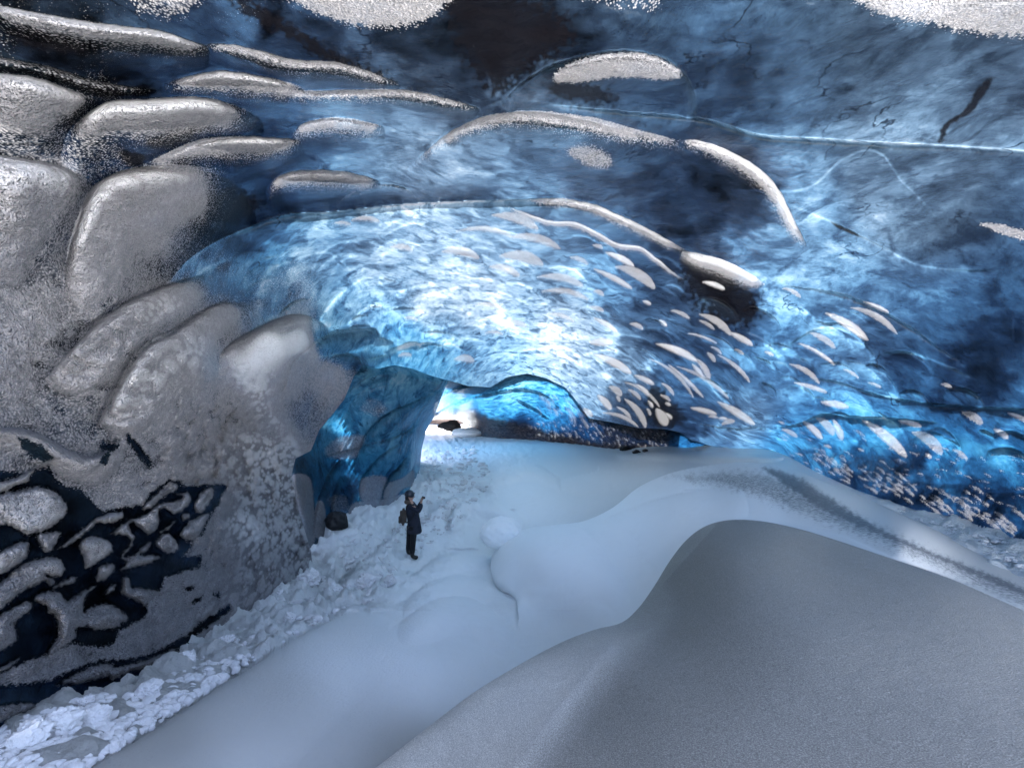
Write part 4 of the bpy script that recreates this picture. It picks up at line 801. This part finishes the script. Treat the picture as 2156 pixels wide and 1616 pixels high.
for k_, (x, y, a, b, lab) in enumerate([(1318, 944, 16, 5, "longest dark stone half buried in snow below the far tunnel wall"), (1340, 951, 9, 4, "middle dark stone of the three poking through the far snow"), (1358, 948, 6, 3, "smallest dark stone, at the right end of the row in the far snow")]):
    lumpthing("dark_stone", x, y, a, b, ROCK, lab, "stone", 20 + k_, rough=.6, group="dark stones in the far snow")
lumpthing("rock_bank", 925, 886, 60, 7, ROCKB, "low brown rocky bank on the bright horizon of the tunnel mouth", "rock", 12, d=52, rough=.45, ry=30)
lumpthing("snow_cushion", 1056, 1122, 44, 33, SNOW, "smooth round snow cushion beside the larger bulging drift", "snow mound", 41, d=11.9, sub=5, rough=.12)

# ------------------------------------------------------------------ the standing person
SKIN = mat_plain("skin", (0.45, 0.26, 0.19), .6, 30, .1, .05)
COAT = mat_plain("navy_coat", (0.006, 0.009, 0.022), .75, 25, .3, .3)
TROU = mat_plain("black_trousers", (0.004, 0.004, 0.006), .85, 30, .3, .2)
BOOT = mat_plain("boot_leather", (0.012, 0.011, 0.010), .6, 30, .3, .2)
HELM = mat_plain("helmet_shell", (0.012, 0.018, 0.03), .35, 10, .2, .02)
PACK = mat_plain("pack_canvas", (0.07, 0.055, 0.045), .9, 40, .25, .3)
FUR = mat_plain("hood_fur", (0.09, 0.065, 0.05), .95, 90, .5, .9)
HAIR = mat_plain("dark_hair", (0.01, 0.007, 0.006), .6, 60, .4, .4)
ELEC = mat_plain("camera_plastic", (0.01, 0.01, 0.011), .35, 20, .2, .05)
def skin(name, chains, mat, parent, sub=2, grow=1.12):
    vs, es, rs = [], [], []; index = {}
    for ch in chains:
        prev = None
        for (x, y, z, r) in ch:
            key = (round(x, 4), round(y, 4), round(z, 4))
            if key not in index: index[key] = len(vs); vs.append((x, y, z)); rs.append(r)
            i = index[key]
            if prev is not None and prev != i: es.append((prev, i))
            prev = i
    me = bpy.data.meshes.new(name); me.from_pydata(vs, es, []); o = bpy.data.objects.new(name, me); C.objects.link(o)
    m = o.modifiers.new("Skin", 'SKIN'); m.use_smooth_shade = True
    seen = set(); adj = {}
    for a, b in es: adj.setdefault(a, []).append(b); adj.setdefault(b, []).append(a)
    for i, v in enumerate(me.skin_vertices[0].data):
        r = rs[i]; v.radius = tuple(k_ * grow for k_ in (r if isinstance(r, tuple) else (r, r))); v.use_root = False
    for i in range(len(vs)):
        if i in seen: continue
        me.skin_vertices[0].data[i].use_root = True
        st_ = [i]
        while st_:
            a = st_.pop()
            if a in seen: continue
            seen.add(a); st_ += adj.get(a, [])
    if sub: ss = o.modifiers.new("Subdivision", 'SUBSURF'); ss.levels = sub; ss.render_levels = sub
    me.materials.append(mat); o.parent = parent; return o
pd = ground_depth(866, 1171)
pbase = world(866, 1171.5, pd)
person = bpy.data.objects.new("person", None); C.objects.link(person); person.location = pbase; person.rotation_euler = (0, 0, math.radians(8))
sc_ = pd / 12.28; person.scale = (sc_, sc_, sc_)
tag(person, "person in a dark knee-length coat and helmet, standing, holding up a small camera", "person")
AN1, AN2 = (-.10, .17, .12), (.03, -.08, .10)
HL, HR = (.235, .05, 1.515), (.245, -.045, 1.50)
def hand(hx, hy, hz, sgn):
    ch = [[(hx - .01, hy, hz - .07, .024), (hx, hy, hz - .035, .027), (hx + .005, hy, hz, .026)]]
    for k in range(4):
        oy = hy + sgn * (-.028 + .018 * k); L = (.030, .036, .034, .026)[k]
        ch.append([(hx + .005, hy, hz, .026), (hx + .012, oy, hz + .03, .0095), (hx + .022 + L * .3, oy - sgn * .004, hz + .03 + L, .0085), (hx + .05, oy - sgn * .012, hz + .035 + L * 1.1, .0075)])
    ch.append([(hx, hy, hz - .035, .027), (hx + .022, hy - sgn * .032, hz - .005, .0105), (hx + .04, hy - sgn * .036, hz + .025, .009)])
    return ch
body = skin("body", [
    [(.02, .04, .86, (.13, .11)), (.0, .03, 1.05, (.12, .10)), (-.03, .03, 1.25, (.15, .11)), (-.05, .02, 1.38, (.13, .09)), (-.07, .02, 1.46, .055), (-.065, .02, 1.52, .055), (-.07, .02, 1.60, (.095, .082)), (-.08, .02, 1.68, (.10, .085)), (-.08, .02, 1.73, (.07, .06))],
    [(-.065, .02, 1.52, .055), (.0, .02, 1.555, .045), (.025, .018, 1.55, .022)],
    [(.02, .04, .86, (.13, .11)), (-.05, .13, .80, .085), (-.07, .16, .48, .06), AN1 + (.042,)],
    [(.02, .04, .86, (.13, .11)), (.05, -.05, .80, .088), (.05, -.07, .46, .062), AN2 + (.044,)],
    [(-.05, .02, 1.38, (.13, .09)), (-.03, .19, 1.37, .058), (.13, .22, 1.22, .047), (.215, .10, 1.40, .035), (HL[0] - .01, HL[1], HL[2] - .07, .024)],
    [(-.05, .02, 1.38, (.13, .09)), (-.02, -.15, 1.37, .060), (.17, -.17, 1.21, .048), (.235, -.10, 1.37, .036), (HR[0] - .01, HR[1], HR[2] - .07, .024)],
] + hand(*HL, 1) + hand(*HR, -1), SKIN, person)
for nm, c_, r_, sq in [("nose", (.040, .018, 1.585), .017, (1.2, .7, 1.3)), ("mouth", (.028, .018, 1.545), .016, (.8, 1.3, .45)), ("ear", (-.075, -.070, 1.59), .024, (.8, .4, 1.2)), ("ear", (-.075, .108, 1.59), .024, (.8, .4, 1.2)), ("eye", (.018, -.012, 1.61), .011, (1, 1, 1)), ("eye", (.018, .048, 1.61), .011, (1, 1, 1))]:
    bm = bmesh.new(); bmesh.ops.create_icosphere(bm, subdivisions=2, radius=r_)
    for v in bm.verts: v.co = Vector((v.co.x * sq[0], v.co.y * sq[1], v.co.z * sq[2])) + Vector(c_)
    bm_obj(nm, bm, HAIR if nm == "eye" else SKIN, person)
skin("hair", [[(-.03, .02, 1.68, (.08, .075)), (-.11, .02, 1.64, (.095, .09)), (-.12, .02, 1.56, (.09, .095)), (-.10, .02, 1.49, (.085, .09)), (-.05, .02, 1.46, (.08, .085))]], HAIR, person, 1)
coat = skin("coat", [
    [(.08, .02, .58, (.20, .19)), (.078, .02, .68, (.19, .185)), (.065, .02, .80, (.18, .175)), (.04, .02, .98, (.15, .16)), (.01, .02, 1.15, (.155, .165)), (-.03, .02, 1.30, (.16, .18)), (-.06, .02, 1.40, (.12, .13)), (-.065, .02, 1.47, (.085, .085))],
    [(-.03, .02, 1.30, (.16, .18)), (-.02, .20, 1.35, .082), (.13, .23, 1.215, .070), (.212, .105, 1.385, .054), (.222, .075, 1.43, .046)],
    [(-.03, .02, 1.30, (.16, .18)), (-.01, -.16, 1.35, .085), (.175, -.18, 1.205, .072), (.235, -.105, 1.36, .056), (.24, -.07, 1.42, .046)]], COAT, person)
skin("trousers", [[(.03, .03, .84, (.13, .12)), (-.05, .12, .74, .098), (-.072, .155, .48, .075), (-.10, .17, .17, .062), (-.10, .17, .13, .060)], [(.03, .03, .84, (.13, .12)), (.05, -.06, .74, .10), (.045, -.075, .46, .078), (.03, -.08, .14, .066), (.03, -.08, .10, .064)]], TROU, person)
skin("boot", [[(-.105, .17, .20, .058), (-.105, .17, .10, .055), (-.08, .168, .065, (.05, .045)), (.03, .155, .05, (.047, .038)), (.065, .15, .047, (.035, .03))]], BOOT, person)
skin("boot", [[(.028, -.08, .17, .06), (.028, -.08, .06, .058), (.06, -.085, .02, (.052, .045)), (.16, -.10, .0, (.048, .038)), (.19, -.105, -.003, (.036, .03))]], BOOT, person)
bm = bmesh.new(); bmesh.ops.create_uvsphere(bm, u_segments=28, v_segments=16, radius=1.0)
bmesh.ops.delete(bm, geom=[v for v in bm.verts if v.co.z < -.42], context='VERTS')
for v in bm.verts: v.co = Vector((v.co.x * .135, v.co.y * .122, v.co.z * .128))
bmesh.ops.rotate(bm, verts=bm.verts, matrix=Matrix.Rotation(math.radians(14), 3, 'Y'))
hel = bm_obj("helmet", bm, HELM, person, (-.085, .02, 1.645)); hel.modifiers.new("Solidify", 'SOLIDIFY').thickness = .012
bm = bmesh.new(); bmesh.ops.create_cone(bm, segments=14, radius1=.022, radius2=.018, depth=.035, cap_ends=True)
bmesh.ops.rotate(bm, verts=bm.verts, matrix=Matrix.Rotation(math.radians(80), 3, 'Y')); bm_obj("headlamp", bm, ELEC, hel, (.125, -.0, .035))
skin("hood", [[(-.01, -.10, 1.40, .04), (-.09, -.11, 1.45, .05), (-.17, -.04, 1.455, .058), (-.17, .08, 1.455, .058), (-.09, .15, 1.45, .05)]], FUR, person)
def rbox(bm, c, d, bev=.02, rot=None):
    r = bmesh.ops.create_cube(bm, size=1.0); vs = r['verts']
    for v in vs: v.co = Vector((v.co.x * d[0], v.co.y * d[1], v.co.z * d[2]))
    es = list({e for v in vs for e in v.link_edges}); rb = bmesh.ops.bevel(bm, geom=es, offset=bev, segments=3, affect='EDGES')
    nv = list({v for v in rb['verts']} | {v for v in vs if v.is_valid})
    if rot: bmesh.ops.rotate(bm, verts=nv, matrix=rot)
    bmesh.ops.translate(bm, verts=nv, vec=Vector(c))
# backpack and camera are things of their own
def attach(name, lab, cat):
    e = bpy.data.objects.new(name, None); C.objects.link(e); e.matrix_world = person.matrix_world; e.location = person.location; e.rotation_euler = person.rotation_euler; e.scale = person.scale
    tag(e, lab, cat); return e
bp = attach("backpack", "brown canvas backpack worn on the back of the person in the dark coat", "backpack")
bm = bmesh.new(); rbox(bm, (-.235, .02, 1.06), (.17, .30, .43), .06, None); bm_obj("bag_body", bm, PACK, bp)
bm = bmesh.new(); rbox(bm, (-.325, .02, .99), (.06, .22, .20), .025); bm_obj("front_pocket", bm, PACK, bp)
skin("shoulder_strap", [[(-.16, -.13, 1.24, .018), (-.08, -.16, 1.43, .018), (.03, -.18, 1.40, .018), (.10, -.16, 1.25, .018), (.02, -.17, 1.05, .016), (-.14, -.15, .92, .016)]], TROU, bp, 1)
skin("shoulder_strap", [[(-.16, .17, 1.24, .018), (-.08, .20, 1.43, .018), (.03, .22, 1.40, .018), (.10, .20, 1.25, .018), (.02, .21, 1.05, .016), (-.14, .19, .92, .016)]], TROU, bp, 1)
cm = attach("camera_body", "small dark camera held up in both hands by the person", "camera")
bm = bmesh.new(); rbox(bm, (.275, 0, 1.555), (.04, .14, .085), .01, Matrix.Rotation(math.radians(-12), 3, 'Y') if 0 else None); bm_obj("housing", bm, ELEC, cm)
bm = bmesh.new(); bmesh.ops.create_cone(bm, segments=20, radius1=.032, radius2=.03, depth=.05, cap_ends=True)
bmesh.ops.rotate(bm, verts=bm.verts, matrix=Matrix.Rotation(math.radians(90), 3, 'Y')); bm_obj("lens", bm, ELEC, cm, (.315, .0, 1.555))
# unseen curved ice sheet added behind and left of the camera to block skylight
def rear(name, a0, a1, r, z0, z1, lean):
    n, k = 60, 24; co = []
    for i in range(n):
        a = math.radians(a0 + (a1 - a0) * i / (n - 1))
        for j in range(k):
            t = j / (k - 1); rr_ = r - lean * t * t + .4 * mnoise.noise(Vector((a * 3, t * 3, 1)))
            co.append((math.sin(a) * rr_, math.cos(a) * rr_, CAMZ + z0 + (z1 - z0) * t))
    idx = np.arange(n * k).reshape(n, k)
    f = np.stack([idx[:-1, :-1], idx[1:, :-1], idx[1:, 1:], idx[:-1, 1:]], -1).reshape(-1, 4)
    at = np.zeros((n * k, 4)); at[:, 0] = .4; at[:, 1] = .05
    return structure(mesh_np(name, np.array(co), f, ICE, at))
rear("added_light_blocker", 208, 285, 6.5, -3.5, 9, 3.0)
